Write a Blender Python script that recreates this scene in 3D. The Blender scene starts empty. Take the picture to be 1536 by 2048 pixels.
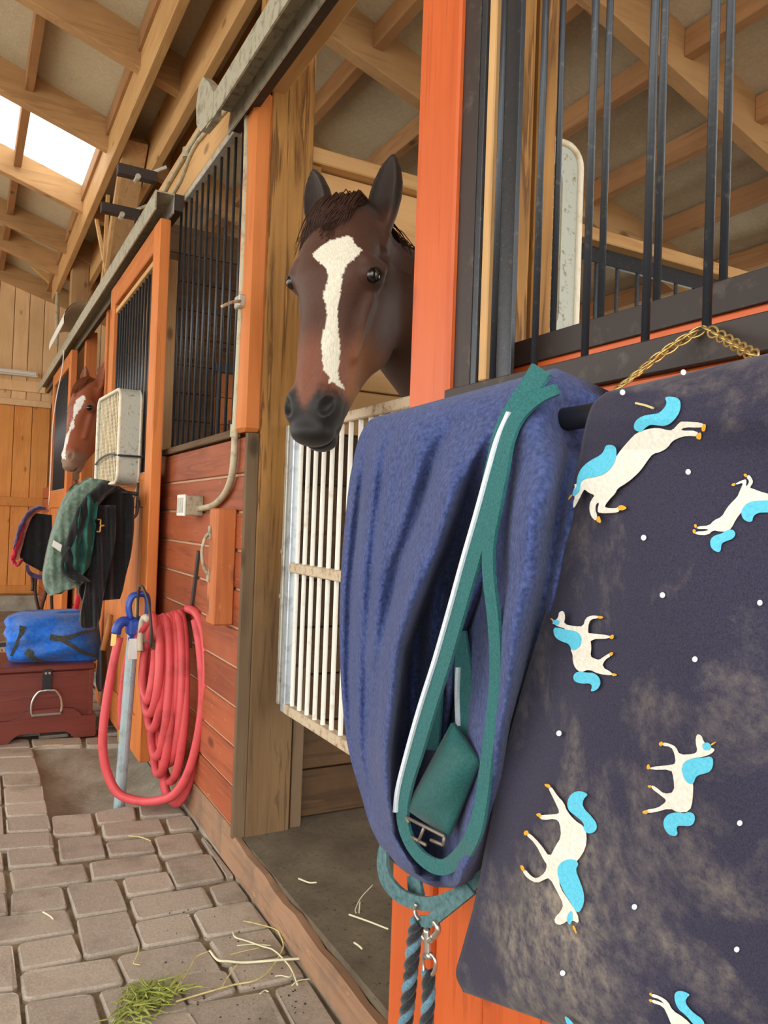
import bpy, bmesh, math, random
import numpy as np
from mathutils import Vector, Matrix
from mathutils.geometry import delaunay_2d_cdt

random.seed(7)
rng = np.random.default_rng(7)
scn = bpy.context.scene
col = scn.collection

# ------------------------------------------------------------------ camera
FPX = 1538.0
CAM = np.array([0.0, 0.0, 1.10])
yaw, pitch, roll = (math.radians(a) for a in (28.63, 0.854, 2.009))
_r = np.array([math.cos(yaw), -math.sin(yaw), 0.0])
_f = np.array([math.sin(yaw), math.cos(yaw), 0.0])
_u = np.array([0, 0, 1.0])
FWD = _f * math.cos(pitch) + _u * math.sin(pitch)
_u2 = _u * math.cos(pitch) - _f * math.sin(pitch)
RGT = _r * math.cos(roll) + _u2 * math.sin(roll)
UPV = _u2 * math.cos(roll) - _r * math.sin(roll)
cd = bpy.data.cameras.new('camera')
cam = bpy.data.objects.new('camera', cd)
col.objects.link(cam)
cd.sensor_fit = 'VERTICAL'
cd.sensor_height = 36.0
cd.lens = 36.0 * FPX / 2048.0
cd.clip_start = 0.02
m = Matrix((RGT, UPV, -FWD)).transposed().to_4x4()
m.translation = Vector(CAM)
cam.matrix_world = m
scn.camera = cam

# ------------------------------------------------------------------ light
world = bpy.data.worlds.new('overcast_sky')
scn.world = world
world.use_nodes = True
bg = world.node_tree.nodes['Background']
bg.inputs['Color'].default_value = (1.0, 0.985, 0.955, 1)
bg.inputs['Strength'].default_value = 3.5
vs = scn.view_settings
vs.view_transform = 'Standard'
vs.look = 'None'
vs.gamma = 1.0
vs.use_curve_mapping = False
vs.exposure = 0.0

# ------------------------------------------------------------------ helpers
def ray(px, py):
    return RGT * (px - 768) / FPX - UPV * (py - 1024) / FPX + FWD

def at(px, py, ax, val):
    """point where the sight line through a photo pixel meets a wall / floor plane"""
    v = ray(px, py)
    return CAM + v * ((val - CAM[ax]) / v[ax])

def proj(P):
    P = np.atleast_2d(np.asarray(P, float)) - CAM
    z = P @ FWD
    return np.stack([768 + FPX * (P @ RGT) / z, 1024 - FPX * (P @ UPV) / z, z], 1)

def wloc(o):
    v = Vector((0, 0, 0))
    while o is not None:
        v += o.location
        o = o.parent
    return v

def tag(o, label=None, cat=None, group=None, kind=None):
    if label: o['label'] = label
    if cat: o['category'] = cat
    if group: o['group'] = group
    if kind: o['kind'] = kind
    return o

def empty(name, loc, label=None, cat=None, group=None, kind=None):
    o = bpy.data.objects.new(name, None)
    o.empty_display_size = 0.05
    col.objects.link(o)
    o.location = loc
    return tag(o, label, cat, group, kind)

def link(name, me, mat, parent, origin):
    o = bpy.data.objects.new(name, me)
    col.objects.link(o)
    if parent is not None:
        o.parent = parent
        o.location = Vector(origin) - wloc(parent)
    else:
        o.location = origin
    if mat is not None and not me.materials:
        for mm in (mat if isinstance(mat, (list, tuple)) else [mat]):
            me.materials.append(mm)
    return o

def mesh(name, verts, faces, mat, parent=None, smooth=False, origin=None, fmat=None):
    """one mesh object from world-space vertices"""
    V = np.asarray(verts, float)
    if origin is None:
        origin = (V.min(0) + V.max(0)) / 2
        if parent is None:
            origin[2] = V[:, 2].min()
    V = V - np.asarray(origin)
    me = bpy.data.meshes.new(name)
    me.from_pydata(V.tolist(), [], [list(map(int, f)) for f in faces])
    if smooth:
        me.polygons.foreach_set('use_smooth', [True] * len(me.polygons))
    o = link(name, me, mat, parent, origin)
    if fmat is not None:
        me.polygons.foreach_set('material_index', list(fmat))
    me.update()
    return o

def bm_obj(name, bm, mat, parent=None, smooth=False, origin=None, normals=True):
    if normals:
        bmesh.ops.recalc_face_normals(bm, faces=bm.faces[:])
    V = np.array([v.co[:] for v in bm.verts])
    if origin is None:
        origin = (V.min(0) + V.max(0)) / 2
        if parent is None:
            origin[2] = V[:, 2].min()
    for v in bm.verts:
        v.co -= Vector(origin)
    me = bpy.data.meshes.new(name)
    bm.to_mesh(me)
    bm.free()
    if smooth:
        me.polygons.foreach_set('use_smooth', [True] * len(me.polygons))
    return link(name, me, mat, parent, origin)

def add_box(bm, x0, x1, y0, y1, z0, z1, bev=0.0, jit=0.0):
    vs_ = []
    for z in (z0, z1):
        for x, y in ((x0, y0), (x1, y0), (x1, y1), (x0, y1)):
            vs_.append(bm.verts.new((x + random.uniform(-jit, jit), y + random.uniform(-jit, jit), z + random.uniform(-jit, jit))))
    fs = [bm.faces.new([vs_[i] for i in q]) for q in ((0, 3, 2, 1), (4, 5, 6, 7), (0, 1, 5, 4), (1, 2, 6, 5), (2, 3, 7, 6), (3, 0, 4, 7))]
    if bev:
        es = list({e for f in fs for e in f.edges})
        bmesh.ops.bevel(bm, geom=es, offset=bev, segments=1, affect='EDGES', profile=0.5)

def box(name, x0, x1, y0, y1, z0, z1, mat, parent=None, bev=0.003, jit=0.0):
    bm = bmesh.new()
    add_box(bm, x0, x1, y0, y1, z0, z1, bev, jit)
    return bm_obj(name, bm, mat, parent)

def beam(name, a, b, w, h, mat, parent=None, bev=0.003, up=(0, 0, 1)):
    """rectangular bar from a to b; w across, h along up"""
    a, b = Vector(a), Vector(b)
    d = (b - a).normalized()
    s = d.cross(Vector(up)).normalized()
    t = s.cross(d).normalized()
    bm = bmesh.new()
    vs_ = [bm.verts.new(p + s * sx * w / 2 + t * sz * h / 2) for p in (a, b) for sx, sz in ((-1, -1), (1, -1), (1, 1), (-1, 1))]
    fs = [bm.faces.new([vs_[i] for i in q]) for q in ((0, 1, 2, 3), (7, 6, 5, 4), (0, 4, 5, 1), (1, 5, 6, 2), (2, 6, 7, 3), (3, 7, 4, 0))]
    if bev:
        bmesh.ops.bevel(bm, geom=list(bm.edges), offset=bev, segments=1, affect='EDGES', profile=0.5)
    return bm_obj(name, bm, mat, parent)

def spline(P, n):
    """Catmull-Rom through the points, n samples"""
    P = np.asarray(P, float)
    k = len(P)
    Q = np.vstack([2 * P[0] - P[1], P, 2 * P[-1] - P[-2]])
    t = np.linspace(0, k - 1, n)
    i = np.minimum(t.astype(int), k - 2)
    f = (t - i)[:, None]
    a, b, c, d = Q[i], Q[i + 1], Q[i + 2], Q[i + 3]
    return 0.5 * (2 * b + (c - a) * f + (2 * a - 5 * b + 4 * c - d) * f ** 2 + (3 * b - a - 3 * c + d) * f ** 3)

def tube_vf(P, r, seg=8, close=False, caps=True):
    P = np.asarray(P, float)
    n = len(P)
    r = np.broadcast_to(np.asarray(r, float), (n,))
    T = np.gradient(P, axis=0) if not close else np.roll(P, -1, 0) - np.roll(P, 1, 0)
    T /= np.linalg.norm(T, axis=1)[:, None] + 1e-12
    ref = np.array([0, 0, 1.0]) if abs(T[0][2]) < 0.9 else np.array([1.0, 0, 0])
    N = np.cross(T[0], ref); N /= np.linalg.norm(N)
    V = []
    for i in range(n):
        N = N - T[i] * (N @ T[i]); N /= np.linalg.norm(N) + 1e-12
        B = np.cross(T[i], N)
        for k in range(seg):
            a = 2 * math.pi * k / seg
            V.append(P[i] + r[i] * (math.cos(a) * N + math.sin(a) * B))
    F = []
    for i in range(n if close else n - 1):
        j = (i + 1) % n
        for k in range(seg):
            l = (k + 1) % seg
            F.append((i * seg + k, i * seg + l, j * seg + l, j * seg + k))
    if caps and not close:
        F.append(tuple(range(seg))[::-1])
        F.append(tuple((n - 1) * seg + k for k in range(seg)))
    return np.array(V), F

def tube(name, P, r, mat, parent=None, seg=8, close=False, smooth=True):
    V, F = tube_vf(P, r, seg, close)
    return mesh(name, V, F, mat, parent, smooth)

def merge(parts):
    V, F, k = [], [], 0
    for v, f in parts:
        V.append(np.asarray(v)); F += [tuple(i + k for i in q) for q in f]; k += len(v)
    return np.vstack(V), F

def ring_cyl(name, a, b, r, mat, parent=None, seg=10):
    return tube(name, np.array([a, b], float), r, mat, parent, seg, smooth=False)

def S(r, g, b):
    f = lambda c: (c / 255) / 12.92 if c / 255 <= 0.04045 else ((c / 255 + 0.055) / 1.055) ** 2.4
    return (f(r), f(g), f(b), 1.0)

# ------------------------------------------------------------------ materials
class NT:
    def __init__(s, name):
        s.m = bpy.data.materials.new(name); s.m.use_nodes = True
        s.t = s.m.node_tree; s.t.nodes.clear()
        s.out = s.n('ShaderNodeOutputMaterial')
        s.b = s.n('ShaderNodeBsdfPrincipled')
        s.l(s.b.outputs[0], s.out.inputs[0])
    def n(s, t, **kw):
        o = s.t.nodes.new(t)
        for k, v in kw.items(): setattr(o, k, v)
        return o
    def l(s, a, b): s.t.links.new(a, b)
    def val(s, node, i, v):
        if hasattr(v, 'is_output'): s.l(v, node.inputs[i])
        else: node.inputs[i].default_value = v
    def vm(s, op, a, b):
        o = s.n('ShaderNodeVectorMath', operation=op); s.val(o, 0, a); s.val(o, 1, b); return o.outputs[0]
    def ma(s, op, a, b=0.0, clamp=False):
        o = s.n('ShaderNodeMath', operation=op, use_clamp=clamp); s.val(o, 0, a); s.val(o, 1, b); return o.outputs[0]
    def noise(s, v, scale, detail=4, rough=0.55, dist=0.0):
        o = s.n('ShaderNodeTexNoise'); s.l(v, o.inputs['Vector'])
        o.inputs['Scale'].default_value = scale; o.inputs['Detail'].default_value = detail
        o.inputs['Roughness'].default_value = rough; o.inputs['Distortion'].default_value = dist
        return o.outputs[0]
    def ramp(s, f, stops, interp='LINEAR'):
        o = s.n('ShaderNodeValToRGB'); s.l(f, o.inputs[0]); o.color_ramp.interpolation = interp
        e = o.color_ramp.elements
        while len(e) < len(stops): e.new(0.5)
        for x, (p, c) in zip(e, stops):
            x.position = p; x.color = c if isinstance(c, tuple) else (c, c, c, 1)
        return o.outputs[0]
    def mix(s, f, a, b, mode='MIX'):
        o = s.n('ShaderNodeMixRGB', blend_type=mode); s.val(o, 0, f); s.val(o, 1, a); s.val(o, 2, b); return o.outputs[0]
    def bump(s, h, strength=0.3, dist=0.002):
        o = s.n('ShaderNodeBump'); s.l(h, o.inputs['Height']); o.inputs['Strength'].default_value = strength
        o.inputs['Distance'].default_value = dist; s.l(o.outputs[0], s.b.inputs['Normal'])
    def coord(s, rnd=True):
        tc = s.n('ShaderNodeTexCoord'); v = tc.outputs['Object']
        if rnd:
            oi = s.n('ShaderNodeObjectInfo'); s.rand = oi.outputs['Random']
            sc_ = s.n('ShaderNodeVectorMath', operation='SCALE'); sc_.inputs[0].default_value = (37, 53, 71); s.l(s.rand, sc_.inputs['Scale'])
            v = s.vm('ADD', v, sc_.outputs[0])
        return v
    def fin(s, c, rough=0.6, metal=0.0, spec=0.5, **kw):
        s.val(s.b, 'Base Color', c); s.val(s.b, 'Roughness', rough); s.val(s.b, 'Metallic', metal)
        s.val(s.b, 'Specular IOR Level', spec)
        for k, v in kw.items(): s.val(s.b, k.replace('_', ' '), v)
        return s.m

def wood(name, light, dark, ax, rough=0.6, freq=26.0, contrast=1.0, wear=None, stain=None, vary=0.22, spec=0.3, knots=True, low=None):
    """planed / stained timber; grain runs along axis ax (0,1,2) of the object"""
    k = NT(name); v = k.coord()
    sc_ = [freq] * 3; sc_[ax] = freq * 0.045
    g = k.vm('MULTIPLY', v, tuple(sc_))
    warp = k.noise(k.vm('MULTIPLY', v, tuple(2.2 if i == ax else 9.0 for i in range(3))), 1.0, 2)
    w = k.n('ShaderNodeTexNoise'); k.l(g, w.inputs['Vector']); w.inputs['Scale'].default_value = 1.0
    w.inputs['Detail'].default_value = 5; w.inputs['Distortion'].default_value = 1.1; w.inputs['Roughness'].default_value = 0.6
    band = k.ma('FRACT', k.ma('ADD', k.ma('MULTIPLY', w.outputs[0], 3.2), k.ma('MULTIPLY', warp, 1.6)))
    band = k.ramp(band, [(0.0, 0.0), (0.55, 0.35), (0.86, 1.0), (1.0, 0.0)])
    fac = k.ma('MULTIPLY', band, 0.62 * contrast, True)
    c = k.mix(fac, light, dark)
    big = k.noise(v, 3.0, 3)
    c = k.mix(k.ma('MULTIPLY', k.ma('SUBTRACT', big, 0.42, True), 1.1, True), c, dark)
    if knots:
        vo = k.n('ShaderNodeTexVoronoi'); kv = [5.5] * 3; kv[ax] = 2.6
        k.l(k.vm('MULTIPLY', v, tuple(kv)), vo.inputs['Vector']); vo.inputs['Scale'].default_value = 1.0
        kn = k.ramp(vo.outputs['Distance'], [(0.0, 1.0), (0.07, 0.75), (0.12, 0.0)])
        c = k.mix(k.ma('MULTIPLY', kn, 0.75), c, tuple(x * 0.28 for x in dark[:3]) + (1,))
    if stain is not None:
        sn = k.noise(v, 5.0, 5, 0.65)
        c = k.mix(k.ramp(sn, [(0.48, 0.0), (0.66, 0.8)]), c, stain)
    if wear is not None:
        wn = k.noise(k.vm('MULTIPLY', v, tuple(14 if i == ax else 40 for i in range(3))), 1.0, 6, 0.7)
        c = k.mix(k.ramp(wn, [(0.62, 0.0), (0.72, 0.75)]), c, wear)
    if low is not None:      # mud and dust rubbed into the foot of the timber
        g_ = k.n('ShaderNodeNewGeometry'); sp = k.n('ShaderNodeSeparateXYZ'); k.l(g_.outputs['Position'], sp.inputs[0])
        lz = k.ma('ADD', sp.outputs[2], k.ma('MULTIPLY', k.noise(v, 6.0, 4), 0.9))
        c = k.mix(k.ma('MULTIPLY', k.ramp(k.ma('MULTIPLY', lz, 0.4), [(0.48, 1.0), (0.72, 0.0)]), 0.8), c, k.mix(fac, low, tuple(x * .6 for x in low[:3]) + (1,)))
    hv = k.n('ShaderNodeHueSaturation'); k.l(c, hv.inputs['Color'])
    k.l(k.ma('ADD', k.ma('MULTIPLY', k.rand, 2 * vary), 1.0 - vary), hv.inputs['Value'])
    k.bump(k.ma('ADD', band, k.noise(g, 3.0, 3)), 0.22, 0.0015)
    return k.fin(hv.outputs[0], rough, spec=spec)

def cloth(name, c1, c2, scale=260, bump=0.5, rough=0.95, dust=None, dust_lo=0.55, dust_hi=0.75, sheen=0.3, dscale=5.0, bdist=0.002):
    k = NT(name); v = k.coord(False)
    n = k.noise(v, scale, 3, 0.6)
    c = k.mix(k.ramp(n, [(0.3, 0.0), (0.7, 1.0)]), c1, c2)
    if dust is not None:
        d = k.noise(v, dscale, 7, 0.68, 0.4)
        fine = k.noise(v, 90, 4, 0.7)
        d = k.ma('MULTIPLY', k.ramp(d, [(dust_lo, 0.0), (dust_hi, 1.0)]), k.ramp(fine, [(0.35, 0.15), (0.65, 1.0)]))
        c = k.mix(k.ma('MULTIPLY', d, 0.75), c, dust)
    k.bump(n, bump, bdist)
    return k.fin(c, rough, spec=0.15, Sheen_Weight=sheen, Sheen_Roughness=0.5)

def plain(name, c, rough=0.5, metal=0.0, grime=None, gscale=14, spec=0.5, bump=0.0, glo=0.5, ghi=0.68):
    k = NT(name); v = k.coord()
    cc = c
    if grime is not None:
        cc = k.mix(k.ramp(k.noise(v, gscale, 6, 0.65), [(glo, 0.0), (ghi, 1.0)]), c, grime)
    if bump:
        k.bump(k.noise(v, 160, 3), bump, 0.001)
    return k.fin(cc, rough, metal, spec)

M = {}
M['door_red'] = [wood(f'stained_red_wood_{a}', S(212, 102, 50), S(170, 68, 29), a, 0.42, 20, 0.7, spec=0.4, vary=0.08) for a in (0, 1, 2)]
M['plank_red'] = wood('weathered_red_plank', S(170, 92, 57), S(114, 54, 35), 1, 0.55, 22, 0.9, vary=0.16, wear=S(196, 150, 118))
M['orange'] = [wood(f'orange_stained_wood_{a}', S(212, 128, 66), S(168, 86, 38), a, 0.5, 18, 0.65, vary=0.10) for a in (0, 1, 2)]
M['post'] = wood('treated_post_wood', S(178, 130, 70), S(92, 58, 26), 2, 0.65, 30, 1.45, vary=0.06, knots=False, low=S(104, 84, 62))
M['post_low'] = wood('worn_post_strip', S(122, 100, 76), S(78, 60, 42), 2, 0.75, 24, 0.9, vary=0.1)
M['pine'] = [wood(f'pale_pine_{a}', S(214, 172, 118), S(170, 122, 72), a, 0.6, 16, 0.7, vary=0.10) for a in (0, 1, 2)]
M['rafter'] = [wood(f'roof_timber_{a}', S(196, 156, 110), S(146, 106, 70), a, 0.7, 15, 0.7, vary=0.12) for a in (0, 1, 2)]
M['purlin'] = wood('purlin_timber', S(176, 132, 90), S(128, 90, 58), 1, 0.7, 15, 0.7, vary=0.1)
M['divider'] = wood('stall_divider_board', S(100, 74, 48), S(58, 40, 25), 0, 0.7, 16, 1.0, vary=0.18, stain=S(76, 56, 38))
M['divider_y'] = wood('stall_back_board', S(140, 104, 66), S(88, 58, 34), 1, 0.7, 16, 1.0, vary=0.18)
M['far_up'] = wood('pine_end_board', S(230, 194, 148), S(200, 154, 104), 2, 0.65, 12, 0.6, vary=0.08)
M['far_low'] = wood('stained_end_board', S(214, 146, 76), S(180, 104, 46), 2, 0.6, 12, 0.7, vary=0.10)
M['sill'] = wood('worn_threshold', S(166, 130, 102), S(120, 90, 68), 1, 0.75, 26, 0.9, vary=0.05, stain=S(110, 96, 82), wear=S(204, 158, 106))
M['dark_sill'] = wood('dark_sill_wood', S(110, 84, 58), S(66, 48, 32), 1, 0.7, 24, 0.8, vary=0.1)
M['chest'] = wood('mahogany_chest', S(118, 56, 46), S(78, 32, 28), 0, 0.35, 14, 0.6, vary=0.08, spec=0.5, knots=False)
M['handle_wood'] = wood('tool_handle_wood', S(196, 140, 84), S(150, 98, 50), 2, 0.6, 20, 0.6)
M['black_metal'] = plain('black_enamelled_steel', S(56, 60, 66), 0.36, 0.35, S(96, 94, 90), 70, bump=0.35, glo=0.58, ghi=0.74)
M['band'] = plain('dark_brown_steel_band', S(52, 43, 40), 0.55, 0.1, S(86, 78, 70), 30, glo=0.58, ghi=0.76)
M['galv'] = plain('galvanised_steel', S(186, 184, 172), 0.45, 0.35, S(136, 132, 118), 22)
M['track'] = plain('weathered_track_steel', S(176, 172, 152), 0.6, 0.2, S(126, 118, 98), 30)
M['white_rod'] = plain('white_gate_enamel', S(240, 238, 228), 0.45, 0.0, S(206, 194, 170), 26, glo=0.55, ghi=0.75)
M['gate_rail'] = plain('dusty_gate_rail', S(204, 186, 158), 0.6, 0.15, S(150, 124, 94), 40)
M['gate_stile'] = plain('zinc_gate_stile', S(196, 206, 214), 0.4, 0.5, S(160, 168, 172), 26)
M['conduit'] = plain('grey_conduit', S(186, 176, 148), 0.55, 0.15, S(150, 134, 104), 30)
M['elec'] = plain('zinc_outlet_box', S(176, 166, 142), 0.55, 0.3, S(128, 114, 90), 40)
M['white_pl'] = plain('white_plastic', S(228, 228, 222), 0.5)
M['fan'] = plain('speckled_fan_enamel', S(184, 190, 178), 0.55, 0.0, S(128, 122, 100), 70, glo=0.56, ghi=0.68)
M['fan_edge'] = plain('cream_fan_rim', S(236, 230, 210), 0.5, 0.0, S(206, 186, 146), 20)
M['grille'] = plain('dusty_fan_grille', S(228, 212, 178), 0.6)
M['dark_in'] = plain('fan_interior', S(96, 78, 56), 0.9)
M['steel'] = plain('polished_steel', S(200, 198, 192), 0.25, 0.85)
M['brass'] = plain('brass', S(196, 158, 92), 0.35, 0.7)
M['gold'] = plain('brass_chain', S(208, 180, 112), 0.35, 0.7, S(150, 120, 66), 60)
M['hose'] = plain('red_rubber_hose', S(214, 84, 88), 0.5, 0.0, S(180, 70, 70), 8, spec=0.4)
M['hyd_blue'] = plain('blue_hydrant_paint', S(44, 74, 164), 0.4, 0.0, S(150, 158, 180), 50, glo=0.6, ghi=0.7)
M['hyd_pipe'] = plain('galvanised_hydrant_pipe', S(178, 202, 206), 0.4, 0.3, S(150, 168, 168), 20)
M['rust'] = plain('rusty_hanger', S(126, 96, 78), 0.75, 0.1, S(82, 58, 44), 40)
M['cream'] = plain('cream_hanger_lip', S(206, 192, 172), 0.6)
M['iron'] = plain('dark_iron', S(74, 66, 60), 0.6, 0.3)
M['strap_green'] = cloth('green_webbing', S(50, 116, 116), S(32, 86, 88), 420, 0.5, 0.8, sheen=0.15)
M['flap_green'] = cloth('green_nylon', S(44, 98, 96), S(32, 78, 78), 300, 0.15, 0.6, sheen=0.1)
M['white_pipe'] = cloth('white_piping', S(224, 232, 240), S(200, 210, 222), 300, 0.2, sheen=0.0)
M['fleece'] = cloth('navy_fleece', S(80, 95, 146), S(46, 58, 104), 170, 1.0, 0.98, sheen=0.12, bdist=0.004, dust=S(108, 110, 136), dust_lo=0.52, dust_hi=0.8, dscale=4.0)
M['sheet'] = cloth('navy_printed_canvas', S(62, 60, 80), S(41, 40, 56), 700, 0.35, 0.9, dust=S(176, 164, 144), dust_lo=0.48, dust_hi=0.78, sheen=0.1, bdist=0.0008, dscale=5.5)
M['p_white'] = cloth('white_print', S(232, 230, 220), S(212, 206, 192), 260, 0.2, dust=S(190, 178, 152), dscale=16, sheen=0.0)
M['p_blue'] = cloth('sky_blue_print', S(104, 200, 226), S(84, 180, 210), 400, 0.2, sheen=0.0)
M['p_gold'] = cloth('gold_print', S(228, 176, 66), S(206, 150, 50), 400, 0.1, sheen=0.0)
M['teal'] = cloth('teal_halter_leather', S(98, 134, 138), S(66, 98, 102), 120, 0.3, 0.75, sheen=0.05, dust=S(130, 128, 108), dscale=18)
M['rug_green'] = cloth('green_rug_nylon', S(48, 104, 92), S(32, 78, 70), 220, 0.2, 0.7, sheen=0.1)
M['rug_grey'] = cloth('faded_green_rug', S(124, 142, 126), S(78, 104, 92), 60, 0.2, 0.85, dust=S(150, 150, 128), dscale=6)
M['rug_black'] = cloth('black_rug_fleece', S(46, 46, 48), S(30, 30, 33), 160, 0.4, 0.95, dust=S(104, 98, 88), dscale=7, dust_lo=0.58)
M['rug_purple'] = cloth('purple_rug', S(92, 74, 110), S(70, 54, 88), 200, 0.3)
M['rug_red'] = cloth('red_rug', S(206, 44, 62), S(170, 30, 46), 200, 0.3)
M['rug_rose'] = cloth('rose_rug_binding', S(190, 116, 100), S(150, 86, 76), 200, 0.3)
M['bag'] = cloth('blue_bag_nylon', S(48, 124, 224), S(30, 94, 192), 60, 0.2, 0.6, dust=S(132, 138, 136), dust_lo=0.44, dust_hi=0.7, dscale=9, sheen=0.1)
M['bag_strap'] = cloth('dusty_black_webbing', S(84, 88, 80), S(48, 52, 52), 120, 0.4)
M['rope_dark'] = cloth('black_rope_strand', S(52, 58, 62), S(30, 34, 38), 300, 0.6)
M['rope_blue'] = cloth('blue_rope_strand', S(106, 146, 164), S(72, 110, 130), 300, 0.6)
M['straw'] = plain('straw', S(206, 192, 134), 0.7, 0.0, S(176, 154, 90), 60)
M['straw_w'] = plain('pale_straw', S(224, 220, 184), 0.7)
M['hay'] = plain('green_hay', S(158, 164, 80), 0.75, 0.0, S(104, 124, 52), 60)
M['hair_dark'] = plain('dark_horse_hair', S(66, 40, 28), 0.6, spec=0.4)
M['hair_red'] = plain('chestnut_horse_hair', S(128, 68, 36), 0.6, spec=0.4)
M['eye'] = plain('horse_eye', S(12, 8, 8), 0.06, spec=0.8)
M['plastic_black'] = plain('black_plastic', S(30, 32, 36), 0.45)

def paver_mat():
    k = NT('tumbled_paver'); v = k.coord()
    n = k.noise(v, 9, 6, 0.65); f = k.noise(v, 140, 5, 0.7)
    c = k.mix(n, S(176, 162, 146), S(146, 134, 122))
    c = k.mix(k.ramp(f, [(0.35, 0.0), (0.7, 0.6)]), c, S(200, 188, 172))
    g = k.n('ShaderNodeNewGeometry')
    d = k.noise(g.outputs['Position'], 3.4, 6, 0.62)
    c = k.mix(k.ramp(d, [(0.52, 0.0), (0.66, 0.5)]), c, S(104, 90, 74))
    hv = k.n('ShaderNodeHueSaturation'); k.l(c, hv.inputs['Color'])
    k.l(k.ma('ADD', k.ma('MULTIPLY', k.rand, 0.24), 0.88), hv.inputs['Value'])
    k.bump(k.ma('ADD', f, k.ma('MULTIPLY', n, 1.5)), 0.55, 0.003)
    return k.fin(hv.outputs[0], 0.85, spec=0.25)
M['paver'] = paver_mat()

def ground_mat(name, a, b, c3, sc=6, bump=0.5):
    k = NT(name); v = k.coord(False)
    n = k.noise(v, sc, 8, 0.65); f = k.noise(v, 70, 5, 0.7)
    c = k.mix(k.ramp(n, [(0.35, 0.0), (0.65, 1.0)]), a, b)
    c = k.mix(k.ramp(f, [(0.55, 0.0), (0.75, 0.8)]), c, c3)
    k.bump(k.ma('ADD', f, n), bump, 0.004)
    return k.fin(c, 0.9, spec=0.2)
M['joint'] = ground_mat('sandy_joint', S(150, 134, 108), S(108, 94, 76), S(176, 160, 132), 12)
M['stall_floor'] = ground_mat('dusty_stall_mat', S(120, 108, 90), S(92, 82, 68), S(70, 58, 46), 5)
M['concrete'] = ground_mat('worn_concrete', S(168, 164, 150), S(132, 124, 108), S(186, 182, 168), 5, 0.3)
M['yard'] = ground_mat('pale_bounce_gravel', S(206, 199, 184), S(186, 178, 162), S(214, 208, 196), 2, 0.2)  # unseen outside ground, made pale to bounce daylight up under the roof

def roof_mat():
    k = NT('grey_roof_board'); v = k.coord()
    n = k.noise(v, 5, 6, 0.65); f = k.noise(v, 60, 5, 0.75)
    c = k.mix(n, S(212, 206, 184), S(176, 168, 144))
    c = k.mix(k.ramp(f, [(0.42, 0.0), (0.7, 0.7)]), c, S(226, 214, 184))
    k.bump(f, 0.5, 0.003)
    return k.fin(c, 0.42, 0.15, spec=0.6)
M['roof'] = roof_mat()

def pane_mat():
    k = NT('translucent_roof_panel')
    k.fin((0.95, 0.95, 0.93, 1), 0.35)
    tr = k.n('ShaderNodeBsdfTransparent'); tr.inputs[0].default_value = (0.9, 0.9, 0.88, 1)
    tl = k.n('ShaderNodeBsdfTranslucent'); tl.inputs[0].default_value = (0.9, 0.9, 0.88, 1)
    mx = k.n('ShaderNodeMixShader'); mx.inputs[0].default_value = 0.35
    k.l(tr.outputs[0], mx.inputs[1]); k.l(tl.outputs[0], mx.inputs[2]); k.l(mx.outputs[0], k.out.inputs[0])
    return k.m
M['pane'] = pane_mat()

def horse_mat(name):
    k = NT(name); a = k.n('ShaderNodeVertexColor', layer_name='coat')
    v = k.coord(False)
    h = k.noise(k.vm('MULTIPLY', v, (420, 420, 90)), 1.0, 3)
    c = k.mix(k.ma('MULTIPLY', k.ramp(h, [(0.35, 0.0), (0.7, 1.0)]), 0.28), a.outputs[0], (0.0, 0.0, 0.0, 1))
    k.bump(h, 0.25, 0.0015)
    return k.fin(c, 0.52, spec=0.32, Sheen_Weight=0.12)
M['coat'] = horse_mat('horse_coat')
# ================================================================== SETTING
XW = 0.774                      # face of the stall fronts
YF = 9.6                        # far end wall
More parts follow.
